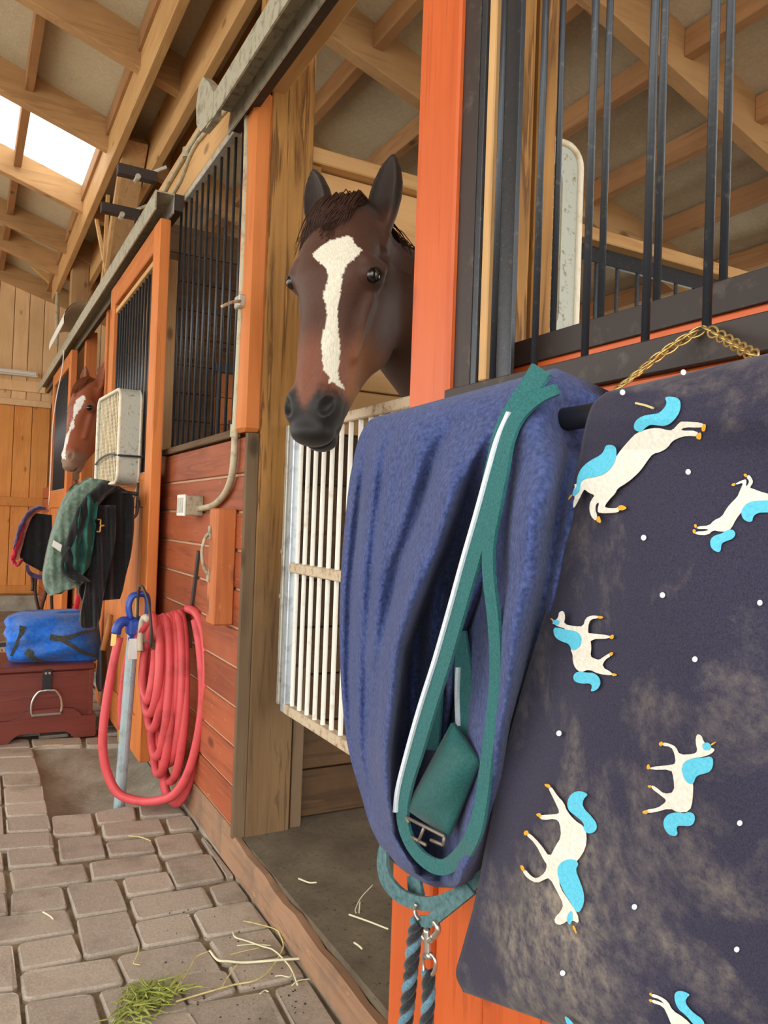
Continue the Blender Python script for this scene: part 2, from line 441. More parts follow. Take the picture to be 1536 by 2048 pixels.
# ---- floor with pavers
floor = box('floor', -3.4, XW + 0.04, -2.2, 3.02, -0.12, -0.014, M['joint'], bev=0)
tag(floor, 'grey tumbled paver floor of the barn aisle', 'floor', kind='structure')
for n_, (x0, x1, y0, y1) in {'bed': (-3.4, 0.30, 3.02, 4.02), 'bed_end': (-3.4, XW + 0.04, 4.02, YF + .3)}.items():
    box('paver_bed', x0, x1, y0, y1, -0.12, -0.014, M['joint'], floor, bev=0)
CR = [  # paver outlines measured on the ground (crop of the photo: x/2.2803, y/2.2803+1150)
 [(430,1075),(615,1045),(625,1110),(445,1130)],[(630,1045),(800,1040),(850,1088),(640,1103)],[(232,1095),(422,1083),(440,1170),(245,1185)],
 [(458,1135),(735,1112),(760,1168),(475,1200)],[(752,1105),(868,1092),(905,1150),(774,1164)],[(262,1195),(462,1180),(485,1275),(275,1302)],
 [(482,1212),(685,1192),(712,1255),(497,1277)],[(700,1190),(880,1172),(932,1258),(735,1287)],[(-120,1190),(240,1172),(252,1237),(-120,1260)],
 [(28,1250),(248,1242),(266,1310),(35,1332)],[(-190,1270),(14,1256),(20,1335),(-190,1350)],[(404,1308),(720,1268),(748,1335),(418,1386)],
 [(745,1300),(960,1268),(1028,1376),(805,1420)],[(40,1342),(388,1310),(412,1386),(55,1437)],[(-230,1365),(26,1345),(36,1440),(-230,1470)],
 [(916,1190),(968,1232),(1085,1372),(1040,1380)],[(300,1413),(536,1386),(590,1518),(343,1560)],[(555,1378),(770,1345),(805,1422),(578,1462)],
 [(585,1472),(930,1417),(980,1502),(622,1570)],[(950,1418),(1078,1388),(1148,1478),(990,1508)],[(50,1443),(290,1415),(312,1508),(42,1546)],
 [(345,1566),(588,1524),(645,1682),(385,1738)],[(-60,1560),(312,1520),(345,1617),(-60,1680)],[(610,1583),(862,1535),(920,1640),(650,1692)],
 [(875,1535),(1146,1482),(1236,1600),(936,1652)],[(75,1680),(340,1630),(380,1740),(93,1800)],[(530,1733),(928,1662),(1018,1792),(576,1852)],
 [(88,1808),(526,1738),(572,1852),(105,1938)],[(-90,1700),(62,1680),(84,1882),(-90,1905)],[(105,1948),(430,1902),(490,2110),(128,2150)],
 [(-80,1912),(90,1892),(112,2150),(-80,2160)],[(444,1892),(790,1830),(870,1978),(500,2040)],[(800,1962),(1232,1890),(1350,2120),(880,2130)],
 [(1034,1780),(1330,1722),(1400,1820),(1086,1886)],[(1246,1880),(1404,1836),(1560,2080),(1370,2110)],[(945,1660),(1240,1606),(1322,1712),(1026,1772)],
 [(-60,795),(150,787),(160,826),(-60,833)],[(-70,840),(164,832),(184,896),(-70,902)],[(8,906),(186,900),(192,952),(14,960)],
 [(14,966),(196,956),(212,1032),(20,1042)],[(20,1047),(216,1037),(224,1090),(25,1100)],[(26,1106),(228,1096),(238,1162),(30,1172)],
 [(-150,910),(2,908),(8,1036),(-150,1044)],[(-160,1050),(12,1046),(20,1176),(-160,1184)],
 [(140,748),(372,740),(382,774),(146,782)],[(388,740),(560,732),(580,766),(396,774)],[(-60,752),(132,748),(140,782),(-60,790)],
 [(500,2046),(868,1984),(960,2140),(560,2180)],[(-230,1482),(34,1448),(38,1546),(-230,1552)],[(800,1826),(1028,1790),(1086,1882),(872,1958)]]
pav = []
for q in CR:
    P = np.array([at(x / 2.2803, y / 2.2803 + 1150, 2, 0.0)[:2] for x, y in q])
    P[:, 0] = np.minimum(P[:, 0], XW - 0.004)
    pav.append(P)
def paver(P):
    """P = ccw/cw quad on the ground, rounded corners, tumbled edge"""
    c = P.mean(0)
    pts = []
    n = len(P)
    for i in range(n):
        a, b, d = P[i - 1], P[i], P[(i + 1) % n]
        u = (a - b) / (np.linalg.norm(a - b) + 1e-9); w = (d - b) / (np.linalg.norm(d - b) + 1e-9)
        rr = min(0.013, 0.3 * min(np.linalg.norm(a - b), np.linalg.norm(d - b)))
        pts += [b + u * rr, b + (u + w) * rr * 0.28, b + w * rr]
    pts = np.array(pts) + rng.normal(0, 0.0012, (len(pts), 2))
    pts = c + (pts - c) * (1 - 0.002 / np.linalg.norm(pts - c, axis=1))[:, None]
    k = len(pts)
    z = rng.uniform(-0.002, 0.002)
    inn = c + (pts - c) * (1 - 0.006 / np.linalg.norm(pts - c, axis=1))[:, None]
    V = np.vstack([np.c_[pts, np.full(k, -0.03)], np.c_[pts, np.full(k, -0.006 + z)], np.c_[inn, z + rng.normal(0, 0.0008, k)]])
    F = [tuple(range(2 * k, 3 * k))]
    for i in range(k):
        j = (i + 1) % k
        F += [(i, j, k + j, k + i), (k + i, k + j, 2 * k + j, 2 * k + i)]
    sgn = np.sum(pts[:, 0] * np.roll(pts[:, 1], -1) - np.roll(pts[:, 0], -1) * pts[:, 1])
    if sgn < 0:
        F = [f[::-1] for f in F]
    mesh('paver', V, F, M['paver'], floor, False)
for P in pav:
    paver(P)
# the same paving carried on outside the measured patch
def inside_measured(x, y):
    if x > 0.30 and 3.02 < y < 3.98: return True
    for P in pav:
        lo, hi = P.min(0) - 0.004, P.max(0) + 0.004
        if lo[0] < x < hi[0] and lo[1] < y < hi[1]: return True
    return False
y = 1.15
cnt = 0
def free(x0, x1, y0, y1):
    return not any(inside_measured(x0 + (x1 - x0) * a, y0 + (y1 - y0) * b) for a in (.03, .27, .5, .73, .97) for b in (.05, .5, .95))
while y < 7.0:
    h = random.choice((0.14, 0.17, 0.21)); x = XW - 0.006
    while x > -0.62:
        w = random.choice((0.14, 0.2, 0.26, 0.3)); x0 = x - w
        cells = [(x0, x, y, y + h)]
        if not free(*cells[0]):
            xm, ym = (x0 + x) / 2, y + h / 2
            cells = [(x0, xm, y, y + h), (xm, x, y, y + h)]
            cells = [c for q in cells for c in ([q] if free(*q) else [(q[0], q[1], y, ym), (q[0], q[1], ym, y + h)])]
        for c in cells:
            if cnt < 246 and free(*c):
                paver(np.array([(c[0] + .004, c[2] + .004), (c[1] - .004, c[2] + .004), (c[1] - .004, c[3] - .004), (c[0] + .004, c[3] - .004)])); cnt += 1
        x = x0
    y += h
# concrete drain basin round the hydrant
n = 22
V = []; F = []
for i in range(n + 1):
    for j in range(n + 1):
        u, v = i / n, j / n
        xx = 0.305 + (XW - 0.005 - 0.305) * u; yy = 3.03 + 0.955 * v
        dip = math.sin(math.pi * min(1, max(0, u * 0.9 + 0.12))) ** 0.6 * max(0, 1 - v) ** 1.1
        V.append((xx, yy, -0.012 - 0.105 * dip + 0.004 * math.sin(9 * u + 5 * v)))
for i in range(n):
    for j in range(n):
        a = i * (n + 1) + j
        F.append((a, a + n + 1, a + n + 2, a + 1))
b0 = len(V)
mesh('concrete_basin', V, F, M['concrete'], floor, True)
box('basin_bed', 0.30, XW + .04, 3.02, 4.02, -0.2, -0.135, M['joint'], floor, bev=0)
# stall floors
fs = box('floor_stall', XW + 0.03, 4.6, -2.2, YF, 0.0, 0.098, M['stall_floor'], bev=0)
tag(fs, 'dusty dark dirt floor inside the stalls', 'floor', kind='structure')
yd = box('ground_outside', -30, -3.4, -30, 40, -0.16, -0.05, M['yard'], bev=0)
tag(yd, 'unseen pale gravel yard outside the barn side left open for daylight', 'ground', kind='structure')
yd2 = box('ground_approach', -3.4, 30, -30, -2.2, -0.16, -0.05, M['yard'], bev=0)
tag(yd2, 'unseen gravel ground before the open barn end, pale to bounce light', 'ground', kind='structure')
yd3 = box('ground_paddock', 4.8, 30, -2.2, 40, -0.16, -0.05, M['yard'], bev=0)
tag(yd3, 'unseen gravel paddock behind the stalls, kept pale to bounce light', 'ground', kind='structure')

# ---- stall front wall: planks, posts, header
wall = empty('wall_right', (XW, 2.4, 0), 'red stained stall front of horizontal planks with timber posts', 'wall', kind='structure')
seams = [0.0, 0.13] + [0.13 + (1.121 - 0.13) / 8 * k for k in range(1, 9)] + [1.241, 1.365]
for a, b in zip(seams[:-1], seams[1:]):
    box('plank', XW, XW + 0.036, 2.352, 5.05, a + 0.004, b - 0.005, M['plank_red'] if a > 0.01 else M['sill'], wall, 0.003)
M['gap'] = plain('pale_plank_tongue', S(188, 152, 122), 0.8)
box('plank_backing', XW + 0.008, XW + 0.03, 2.354, 5.04, 0.01, 1.36, M['gap'], wall, 0)
for a, b in zip(seams[:-1], seams[1:]):
    box('plank', XW, XW + 0.036, 6.3, 9.5, a + 0.003, b - 0.003, M['plank_red'], wall, 0.003)
# near stall front behind the open door
for a, b in zip(seams[:-1], seams[1:]):
    box('plank', XW + 0.005, XW + 0.036, -2.1, 1.19, a + 0.003, b - 0.003, M['plank_red'] if b < 1.3 else M['door_red'][1], wall, 0.003)
box('nailing_strip', XW, XW + 0.04, 2.332, 2.353, 0.09, 1.372, M['post_low'], wall, 0.002)
box('corner_trim', XW - 0.02, XW + 0.045, 2.325, 2.43, 1.374, 2.462, M['orange'][2], wall, 0.012)
for yy0, x0, x1 in ((2.33, 0.815, 0.962),):
    box('post', x0, x1, yy0, yy0 + 0.15, 0.02, 3.6, M['post'], wall, 0.004)
box('post_strip', 0.968, 1.006, 2.335, 2.47, 0.098, 0.62, M['post_low'], wall, 0.003)
box('post', 0.828, 0.872, 1.085, 1.185, 0.02, 3.6, M['post'], wall, 0.004)
box('post', 0.880, 0.925, 1.085, 1.185, 0.02, 3.6, M['post'], wall, 0.004)
for yy, zt_ in ((4.12, 2.46), (7.7, 3.7), (-1.2, 3.7)):
    box('post', 0.80, 0.95, yy, yy + 0.15, 0.02, zt_, M['rafter'][2], wall, 0.004)
box('door_post', XW - 0.02, XW + 0.06, 5.13, 5.2, 0.1, 2.46, M['orange'][2], wall, 0.004)
box('door_post', XW - 0.02, XW + 0.06, 6.12, 6.2, 0.1, 2.46, M['orange'][2], wall, 0.004)
# threshold board across the open doorway: worn, uneven top
N = 40
V = []; F = []
for i in range(N + 1):
    yy = 2.44 - i / N * (2.44 + 0.6)
    zt = 0.106 - 0.028 * (1 - abs(2 * min(1, i / 26) - 1)) ** 0.8 + 0.004 * math.sin(i * 1.7) + 0.003 * math.sin(i * 4.1)
    w = 0.034 + 0.003 * math.sin(i * 2.3)
    V += [(XW, yy, 0.0), (XW - 0.001, yy, zt - 0.008), (XW + 0.007, yy, zt), (XW + w - 0.006, yy, zt - 0.002), (XW + w, yy, zt - 0.012), (XW + w, yy, 0.0)]
for i in range(N):
    for k in range(5):
        a = i * 6 + k
        F.append((a, a + 1, a + 7, a + 6))
F += [(0, 5, 4, 3, 2, 1), tuple(N * 6 + k for k in range(6))]
mesh('threshold', V, [f[::-1] for f in F], M['sill'], wall, False)
# sill, header boards, top band
box('window_sill', XW - 0.012, XW + 0.05, 2.44, 3.52, 1.366, 1.392, M['dark_sill'], wall, 0.003)
box('header', XW, XW + 0.04, 2.42, YF, 2.475, 2.69, M['pine'][1], wall, 0.003)
box('header_strip', XW + 0.002, XW + 0.03, 2.42, 3.3, 2.448, 2.474, M['galv'], wall, 0.002)
box('header', XW - 0.005, XW + 0.085, -2.1, 2.43, 2.468, 2.60, M['pine'][1], wall, 0.004)
# grilles of upright bars: (name, y-list, x, z0, z1)
def bars(parent, ys, x, z0, z1, r=0.0078, name='bar', mat='black_metal'):
    base = None
    for yy in ys:
        if base is None:
            base = ring_cyl(name, (x, yy, z0), (x, yy, z1), r, M[mat], parent, 10)
            base.data.polygons.foreach_set('use_smooth', [True] * len(base.data.polygons))
        else:
            o = base.copy(); col.objects.link(o); o.location = base.location + Vector((0, yy - ys[0], 0)); o.parent = parent
g1 = empty('window_grille', (XW + 0.02, 2.95, 1.392), 'black upright bars above the red planks beside the grey conduit', 'grille')
bars(g1, [2.475 + 0.0865 * k for k in range(12)], XW + 0.022, 1.392, 2.46, 0.0056)
g2 = empty('stall_grille', (0.79, 0.3, 1.36), 'rear row of black bars with dark band behind the open door', 'grille')
bars(g2, [1.023 - 0.1015 * k for k in range(16)], 0.79, 1.36, 2.46, 0.0051)
box('band', 0.776, 0.786, -2.0, 1.10, 1.362, 1.402, M['band'], g2, 0.001)
box('frame_upright', 0.776, 0.80, 1.052, 1.098, 1.402, 2.46, M['black_metal'], g2, 0.001)

box('footing', XW + 0.002, XW + 0.04, -2.1, YF, -0.22, 0.012, M['concrete'], wall, 0)
# ---- sliding doors
def door(name, y0, y1, label, xf=0.69, zt=2.375, zb=0.06, win=(1.285, 2.262), stile=0.127, near=False):
    d = empty(name, (xf, (y0 + y1) / 2, zb), label, 'door', kind='structure')
    wm = M['door_red'] if near else M['orange']
    xb = xf + 0.046
    box('stile', xf, xb, y1 - stile, y1, zb, zt, wm[2], d, 0.004)
    box('stile', xf, xb, y0, y0 + stile, zb, zt, wm[2], d, 0.004)
    box('rail', xf + 0.001, xb, y0 + stile, y1 - stile, win[1] + 0.0, zt, wm[1], d, 0.004)
    box('rail', xf + 0.001, xb, y0 + stile, y1 - stile, zb, zb + 0.16, wm[1], d, 0.004)
    box('rail', xf + 0.001, xb, y0 + stile, y1 - stile, win[0] - 0.15, win[0], wm[1], d, 0.004)
    n = 8
    w = (y1 - y0 - 2 * stile) / n
    for i in range(n):
        box('board', xf + 0.012, xb - 0.01, y0 + stile + i * w + .001, y0 + stile + (i + 1) * w - .001, zb + 0.16, win[0] - 0.15, wm[2], d, 0.003)
    return d
d1 = door('door_1', 3.35, 4.60, 'orange stained sliding door with barred window beside the box fan', zb=0.05)
box('inner_strip', 0.70, 0.72, 3.477, 4.473, 2.215, 2.24, M['pine'][1], d1, 0.002)
bars(d1, [3.51 + 0.0735 * k for k in range(14)], 0.715, 1.285, 2.25, 0.0062)
box('window_sill', 0.697, 0.735, 3.477, 4.473, 1.272, 1.292, M['galv'], d1, 0.002)
d2 = door('door_2', 6.45, 7.85, 'narrow looking orange sliding door farthest down the aisle', zb=0.05)
bars(d2, [6.60 + 0.075 * k for k in range(15)], 0.715, 1.285, 2.25, 0.012)
box('window_sill', 0.697, 0.735, 6.58, 7.72, 1.262, 1.292, M['galv'], d2, 0.002)
d3 = door('door_3', -0.10, 1.187, 'open red sliding door with black bars carrying the two blankets', near=True, win=(1.282, 2.30))
box('band', 0.683, 0.70, 0.03, 1.06, 1.282, 1.322, M['band'], d3, 0.0015)
box('frame_upright', 0.70, 0.707, 1.015, 1.061, 1.282, 2.30, M['band'], d3, 0.001)
box('frame_edge', 0.702, 0.709, 1.001, 1.0149, 1.282, 2.30, M['black_metal'], d3, 0.001)
box('frame_inner', 0.72, 0.728, 0.935, 0.9795, 1.282, 2.30, M['black_metal'], d3, 0.001)
bars(d3, [0.952, 0.854, 0.753, 0.652, 0.566, 0.472, 0.376, 0.28, 0.184, 0.09], 0.70, 1.32, 2.30, 0.0051)
ws = box('stop_strip', 0.706, 0.722, 0.980, 0.9995, 1.33, 2.30, M['pine'][2], None, 0.002)
tag(ws, 'thin pale wooden strip upright between dark door frame and black bars', 'wood strip')

# ---- door track, brackets
tr = empty('door_track', (0.69, 5.0, 2.39), 'long grey steel door track running along the stall fronts', 'track')
def prof(name, pts, y0, y1, mat, parent):
    k = len(pts)
    V = [(x, y0, z) for x, z in pts] + [(x, y1, z) for x, z in pts]
    F = [(i, (i + 1) % k, k + (i + 1) % k, k + i) for i in range(k)] + [tuple(range(k))[::-1], tuple(range(k, 2 * k))]
    bm = bmesh.new(); vv = [bm.verts.new(v) for v in V]
    for f in F: bm.faces.new([vv[i] for i in f])
    return bm_obj(name, bm, mat, parent)
for (y0, y1) in ((-2.0, 2.52), (3.30, 9.2)):
    prof('rail_cover', [(0.655, 2.385), (0.661, 2.385), (0.661, 2.462), (0.735, 2.462), (0.735, 2.468), (0.655, 2.468)], y0, y1, M['track'], tr)
    prof('rail_lip', [(0.735, 2.385), (0.729, 2.385), (0.729, 2.41), (0.735, 2.468)], y0, y1, M['galv'], tr)
    prof('rail_back', [(0.737, 2.40), (0.772, 2.40), (0.772, 2.47), (0.737, 2.47)], y0, y1, M['band'], tr)
V, F = tube_vf(spline([(0.65, 2.50, 2.47), (0.645, 2.55, 2.53), (0.66, 2.58, 2.57), (0.70, 2.58, 2.575)], 10), 0.012, 8)
bmp = bmesh.new()
pts = [(0.652, 2.44, 2.385), (0.652, 2.58, 2.40), (0.652, 2.64, 2.45), (0.652, 2.655, 2.52), (0.652, 2.63, 2.58), (0.652, 2.575, 2.585), (0.652, 2.50, 2.53), (0.652, 2.44, 2.47)]
va = [bmp.verts.new(p) for p in pts]; vb = [bmp.verts.new((p[0] + 0.03, p[1], p[2])) for p in pts]
bmp.faces.new(va); bmp.faces.new(vb[::-1])
for i in range(8): bmp.faces.new((va[i], vb[i], vb[(i + 1) % 8], va[(i + 1) % 8]))
bm_obj('end_cap', bmp, M['track'], tr)
for i, (yy, zz, xe, lab) in enumerate(((3.34, 2.532, 0.505, 'upper dark steel arm reaching out above the track'), (3.70, 2.495, 0.495, 'lower dark steel arm reaching out above the orange door'))):
    a = empty('steel_arm', (0.66, yy, zz), lab, 'bracket', 'steel arms over the track')
    prof2 = box('channel', xe, 0.665, yy - 0.02, yy + 0.02, zz - 0.022, zz + 0.022, M['band'], a, 0.002)
    beam('brace', (0.60, yy, zz - 0.01), (0.70, yy - 0.02, zz + 0.05), 0.012, 0.012, M['galv'], a, 0)
    ring_cyl('bolt', (0.585, yy - 0.028, zz - 0.02), (0.585, yy + 0.02, zz - 0.02), 0.012, M['galv'], a, 8)

# ---- far end wall
we = empty('wall_end', (-1, YF, 0), 'pine boarded end wall of the barn with orange sliding doors', 'wall', kind='structure')
zk = at(50, 805, 1, YF)[2]
k = 0
xx = 4.6
wb = 0.155
while xx > -3.0:
    box('upper_board', xx - wb + .003, xx - .003, YF, YF + 0.03, zk, 4.6, M['far_up'], we, 0.004); xx -= wb
xx = XW + 0.05; wb = 0.185
while xx > -3.0:
    box('lower_board', xx - wb + .003, xx - .003, YF - 0.05, YF - 0.02, 0.16, zk - 0.05, M['far_low'], we, 0.004); xx -= wb
box('backing', -3.0, 4.6, YF + 0.031, YF + 0.05, 0.0, 4.6, M['far_low'], we, 0)
box('backing', -3.0, XW + .05, YF - 0.019, YF - 0.001, 0.1, zk - 0.04, M['far_low'], we, 0)
box('ledge', -3.0, XW + .05, YF - 0.10, YF + 0.0, zk - 0.05, zk + 0.02, M['far_up'], we, 0.004)
box('rail', -3.0, XW + .05, YF - 0.04, YF, zk + 0.12, zk + 0.24, M['far_up'], we, 0.004)
zr = at(50, 1004, 1, YF)[2]
box('rail', -3.0, XW + .05, YF - 0.075, YF - 0.045, zr - 0.05, zr + 0.05, M['far_low'], we, 0.004)
zr = at(30, 1180, 1, YF)[2]
box('rail', -3.0, XW + .05, YF - 0.075, YF - 0.045, zr - 0.03, zr + 0.06, M['far_low'], we, 0.004)
box('kerb', -3.0, XW + .05, YF - 0.2, YF + .05, -0.02, 0.155, M['concrete'], we, 0.01)
lp = empty('strip_light', tuple(at(30, 747, 1, YF - 0.06)), 'white strip light tube on the far pine wall', 'strip light')
p0, p1 = at(-60, 742, 1, YF - 0.08), at(76, 750, 1, YF - 0.08)
box('housing', p0[0], p1[0], YF - 0.10, YF - 0.04, p1[2] - 0.03, p1[2] + 0.03, M['white_pl'], lp, 0.004)
ring_cyl('tube', (p0[0], YF - 0.12, p1[2]), (p1[0] - .02, YF - 0.12, p1[2]), 0.02, M['white_pl'], lp, 10)

# ---- roof
SL = 0.31
def zr_(x): return 3.5 - SL * (x - 0.75)
ceil = empty('ceiling', (0.7, 5, 3.5), 'timber rafters and purlins under grey roof boards', 'ceiling', kind='structure')
RY = [-1.1, 0.02, 1.12, 2.2, 3.22, 4.30, 5.36, 6.58, 7.68, 8.42, 9.5]
XL, XR = -1.5, 4.75
for yy in RY:
    a, b = (XL, yy, zr_(XL) + 0.1), (XR, yy, zr_(XR) + 0.1)
    beam('rafter', a, b, 0.075, 0.2, M['rafter'][0], ceil, 0.004)
    beam('rafter', (XL, yy, zr_(XL) + 0.1), (-4.2, yy, zr_(XL) + 0.1 - SL * 2.7), 0.075, 0.2, M['rafter'][0], ceil, 0.004)
PX = [-1.15, -0.68, -0.21, 0.26, 0.75, 1.18, 1.62, 2.07, 2.52, 2.97, 3.42, 3.87, 4.3]
for i in range(len(RY) - 1):
    for x in PX:
        z = zr_(x) + 0.14
        beam('purlin', (x, RY[i] + 0.038, z), (x, RY[i + 1] - 0.038, z), 0.055, 0.11, M['purlin'], ceil, 0.003)
beam('ridge', (XL, -1.8, zr_(XL) + 0.14), (XL, YF, zr_(XL) + 0.14), 0.06, 0.24, M['rafter'][1], ceil, 0.003)
edges = [XL] + PX + [XR]
def sheet(x0, x1, y0, y1, mat, name, side=1):
    z = [zr_(x0) + 0.2, zr_(x1) + 0.2]
    V = []
    for dz in (0.0, 0.018):
        V += [(x0, y0, z[0] + dz), (x1, y0, z[1] + dz), (x1, y1, z[1] + dz), (x0, y1, z[0] + dz)]
    F = [(0, 3, 2, 1), (4, 5, 6, 7), (0, 1, 5, 4), (1, 2, 6, 5), (2, 3, 7, 6), (3, 0, 4, 7)]
    mesh(name, V, F, mat, ceil)
for i in range(len(RY) - 1):
    for j in range(len(edges) - 1):
        x0, x1 = edges[j], edges[j + 1]
        sky = (i == 6 and x1 < 0.76)
        sheet(x0 + .001, x1 - .001, RY[i] + .001, RY[i + 1] - .001, M['pane'] if sky else M['roof'], 'skylight_pane' if sky else 'roof_board')
V = [(XL, -1.8, zr_(XL) + .2), (-4.2, -1.8, zr_(XL) + .2 - SL * 2.7), (-4.2, 9.6, zr_(XL) + .2 - SL * 2.7), (XL, 9.6, zr_(XL) + .2)]
mesh('roof_slope', V + [(a, b, c + .02) for a, b, c in V], [(0, 1, 2, 3), (7, 6, 5, 4), (0, 4, 5, 1), (1, 5, 6, 2), (2, 6, 7, 3), (3, 7, 4, 0)], M['roof'], ceil)
# plate beams either side of the posts, braces
box('plate_beam', 0.742, 0.79, -1.8, 9.0, 3.37, 3.66, M['pine'][1], ceil, 0.004)
box('plate_beam', 0.955, 1.003, -1.8, 9.0, 3.28, 3.58, M['pine'][1], ceil, 0.004)
beam('brace', at(272, 280, 0, .87), at(222, 575, 0, .87), 0.06, 0.15, M['rafter'][2], ceil, 0.004, up=(1, 0, 0))
for a_, b_ in (((240, 345), (214, 535)), ((193, 440), (213, 545)), ((216, 390), (206, 585))):
    beam('lath', at(a_[0], a_[1], 0, 0.79), at(b_[0], b_[1], 0, 0.79), 0.02, 0.025, M['pine'][2], ceil, 0.002, up=(1, 0, 0))
pa, pb = at(50, 510, 1, 9.2), at(118, 575, 1, 9.2)
beam('brace', pa, pb, 0.06, 0.09, M['pine'][0], ceil, 0.003)

# ---- inside the stalls
wd = empty('wall_divider', (2.5, 2.42, 0.1), 'board partition between the two stalls behind the bay horse', 'wall', kind='structure')
z = 0.10
hh = [0.10, 0.26, 0.42, 0.58, 0.74, 0.90, 1.06, 1.22, 1.40]
for a, b in zip(hh[:-1], hh[1:]):
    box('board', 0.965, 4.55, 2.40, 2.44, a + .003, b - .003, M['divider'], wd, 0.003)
for a, b in ((1.40, 1.56), (1.56, 1.74), (1.74, 1.92), (1.92, 2.10), (2.10, 2.29)):
    box('board', 0.965, 1.92, 2.40, 2.44, a + .003, b - .003, M['pine'][0], wd, 0.003)
box('cap', 0.965, 4.55, 2.355, 2.455, 2.292, 2.345, M['pine'][0], wd, 0.004)
box('upright', 0.965, 1.01, 2.37, 2.4, 1.4, 2.29, M['post'], wd, 0.003)
box('upright', 1.90, 1.96, 2.38, 2.45, 1.4, 2.29, M['divider'], wd, 0.003)
gd = empty('divider_grille', (3.2, 2.42, 1.4), 'black rail and bars under the wooden cap inside the stall', 'grille')
box('rail', 1.96, 4.5, 2.41, 2.43, 2.225, 2.291, M['black_metal'], gd, 0.002)
box('rail', 1.96, 4.5, 2.41, 2.43, 1.40, 1.44, M['black_metal'], gd, 0.002)
xs = [2.06 + 0.12 * k for k in range(20)]
for x in xs:
    ring_cyl('bar', (x, 2.42, 1.44), (x, 2.42, 2.225), 0.0085, M['black_metal'], gd, 8)
wd2 = empty('wall_divider_far', (2.5, 5.0, 0.1), 'dark board partition seen through the far window bars', 'wall', kind='structure')
z = 0.1
while z < 2.9:
    if 1.42 < z + .01 < 2.05:
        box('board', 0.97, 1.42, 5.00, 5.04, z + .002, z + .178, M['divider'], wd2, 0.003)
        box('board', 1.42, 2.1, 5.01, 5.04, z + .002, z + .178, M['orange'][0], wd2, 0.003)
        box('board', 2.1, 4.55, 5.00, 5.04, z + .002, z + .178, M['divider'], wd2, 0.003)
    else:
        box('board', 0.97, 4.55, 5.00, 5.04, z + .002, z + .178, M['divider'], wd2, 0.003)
    z += 0.18
gf = empty('hatch_grille', (1.8, 4.99, 1.4), 'black framed barred hatch seen through the window bars', 'grille')
for a in ((1.42, 2.1, 1.36, 1.42), (1.42, 2.1, 2.06, 2.12)):
    box('rail', a[0], a[1], 4.975, 4.998, a[2], a[3], M['black_metal'], gf, 0.002)
for x in (1.43, 2.07):
    box('upright', x, x + 0.03, 4.975, 4.998, 1.42, 2.06, M['black_metal'], gf, 0.002)
for kk in range(6):
    ring_cyl('bar', (1.53 + .09 * kk, 4.986, 1.42), (1.53 + .09 * kk, 4.986, 1.75), 0.009, M['black_metal'], gf, 8)
wbk = empty('wall_back', (4.6, 3.5, 0), 'board wall along the back of the stalls with open upper half', 'wall', kind='structure')
z = 0.0
while z < 0.9:
    box('board', 4.6, 4.64, -1.8, YF, z + .002, z + .178, M['divider_y'], wbk, 0.003); z += 0.18
for yy in (-1.7, 0.9, 3.4, 5.9, 8.4):
    box('post', 4.56, 4.7, yy, yy + 0.14, 0, 2.45, M['post'], wbk, 0.003)
# ================================================================== THINGS ON THE STALL FRONTS
def poly_x(poly):
    P = np.array(sorted(poly, key=lambda p: p[1]), float)
    return lambda y: np.interp(y, P[:, 1], P[:, 0])

def patch_vf(rows, ax, dep, nu=24, nv=30, thick=0.03, shrink=0.05, edge=0.0, sub=True, cap=99.0):
    R_ = spline(rows, nv) if sub else np.asarray(rows, float)
    nv = len(R_)
    A = np.zeros((nv, nu, 3)); B = np.zeros((nv, nu, 3))
    for i in range(nv):
        for j in range(nu):
            u = j / (nu - 1); v = i / (nv - 1)
            px = R_[i, 0] + (R_[i, 2] - R_[i, 0]) * u; py = R_[i, 1] + (R_[i, 3] - R_[i, 1]) * u
            e = max(abs(2 * u - 1) ** 5, abs(2 * v - 1) ** 9)
            A[i, j] = at(px, py, ax, dep(px, py) + edge * e)
    c = A.reshape(-1, 3).mean(0)
    B = c + (A - c) * (1 - shrink); B[:, :, ax] = np.minimum(A[:, :, ax] + thick, cap)
    mx = A[:, :, ax].max()
    V = np.vstack([A.reshape(-1, 3), B.reshape(-1, 3)]); n = nu * nv
    F = []
    for i in range(nv - 1):
        for j in range(nu - 1):
            a = i * nu + j
            F += [(a, a + nu, a + nu + 1, a + 1), (n + a, n + a + 1, n + a + nu + 1, n + a + nu)]
    for i in range(nv - 1):
        a = i * nu; F.append((a, n + a, n + a + nu, a + nu)); a = i * nu + nu - 1; F.append((a, a + nu, n + a + nu, n + a))
    for j in range(nu - 1):
        F.append((j, j + 1, n + j + 1, n + j)); a = (nv - 1) * nu + j; F.append((a, n + a, n + a + 1, a + 1))
    return V, F

def patch(name, rows, ax, dep, mat, parent=None, **kw):
    V, F = patch_vf(rows, ax, dep, **kw)
    bm = bmesh.new(); vv = [bm.verts.new(v) for v in V]
    for f in F:
        bm.faces.new([vv[i] for i in f])
    return bm_obj(name, bm, mat, parent, True)

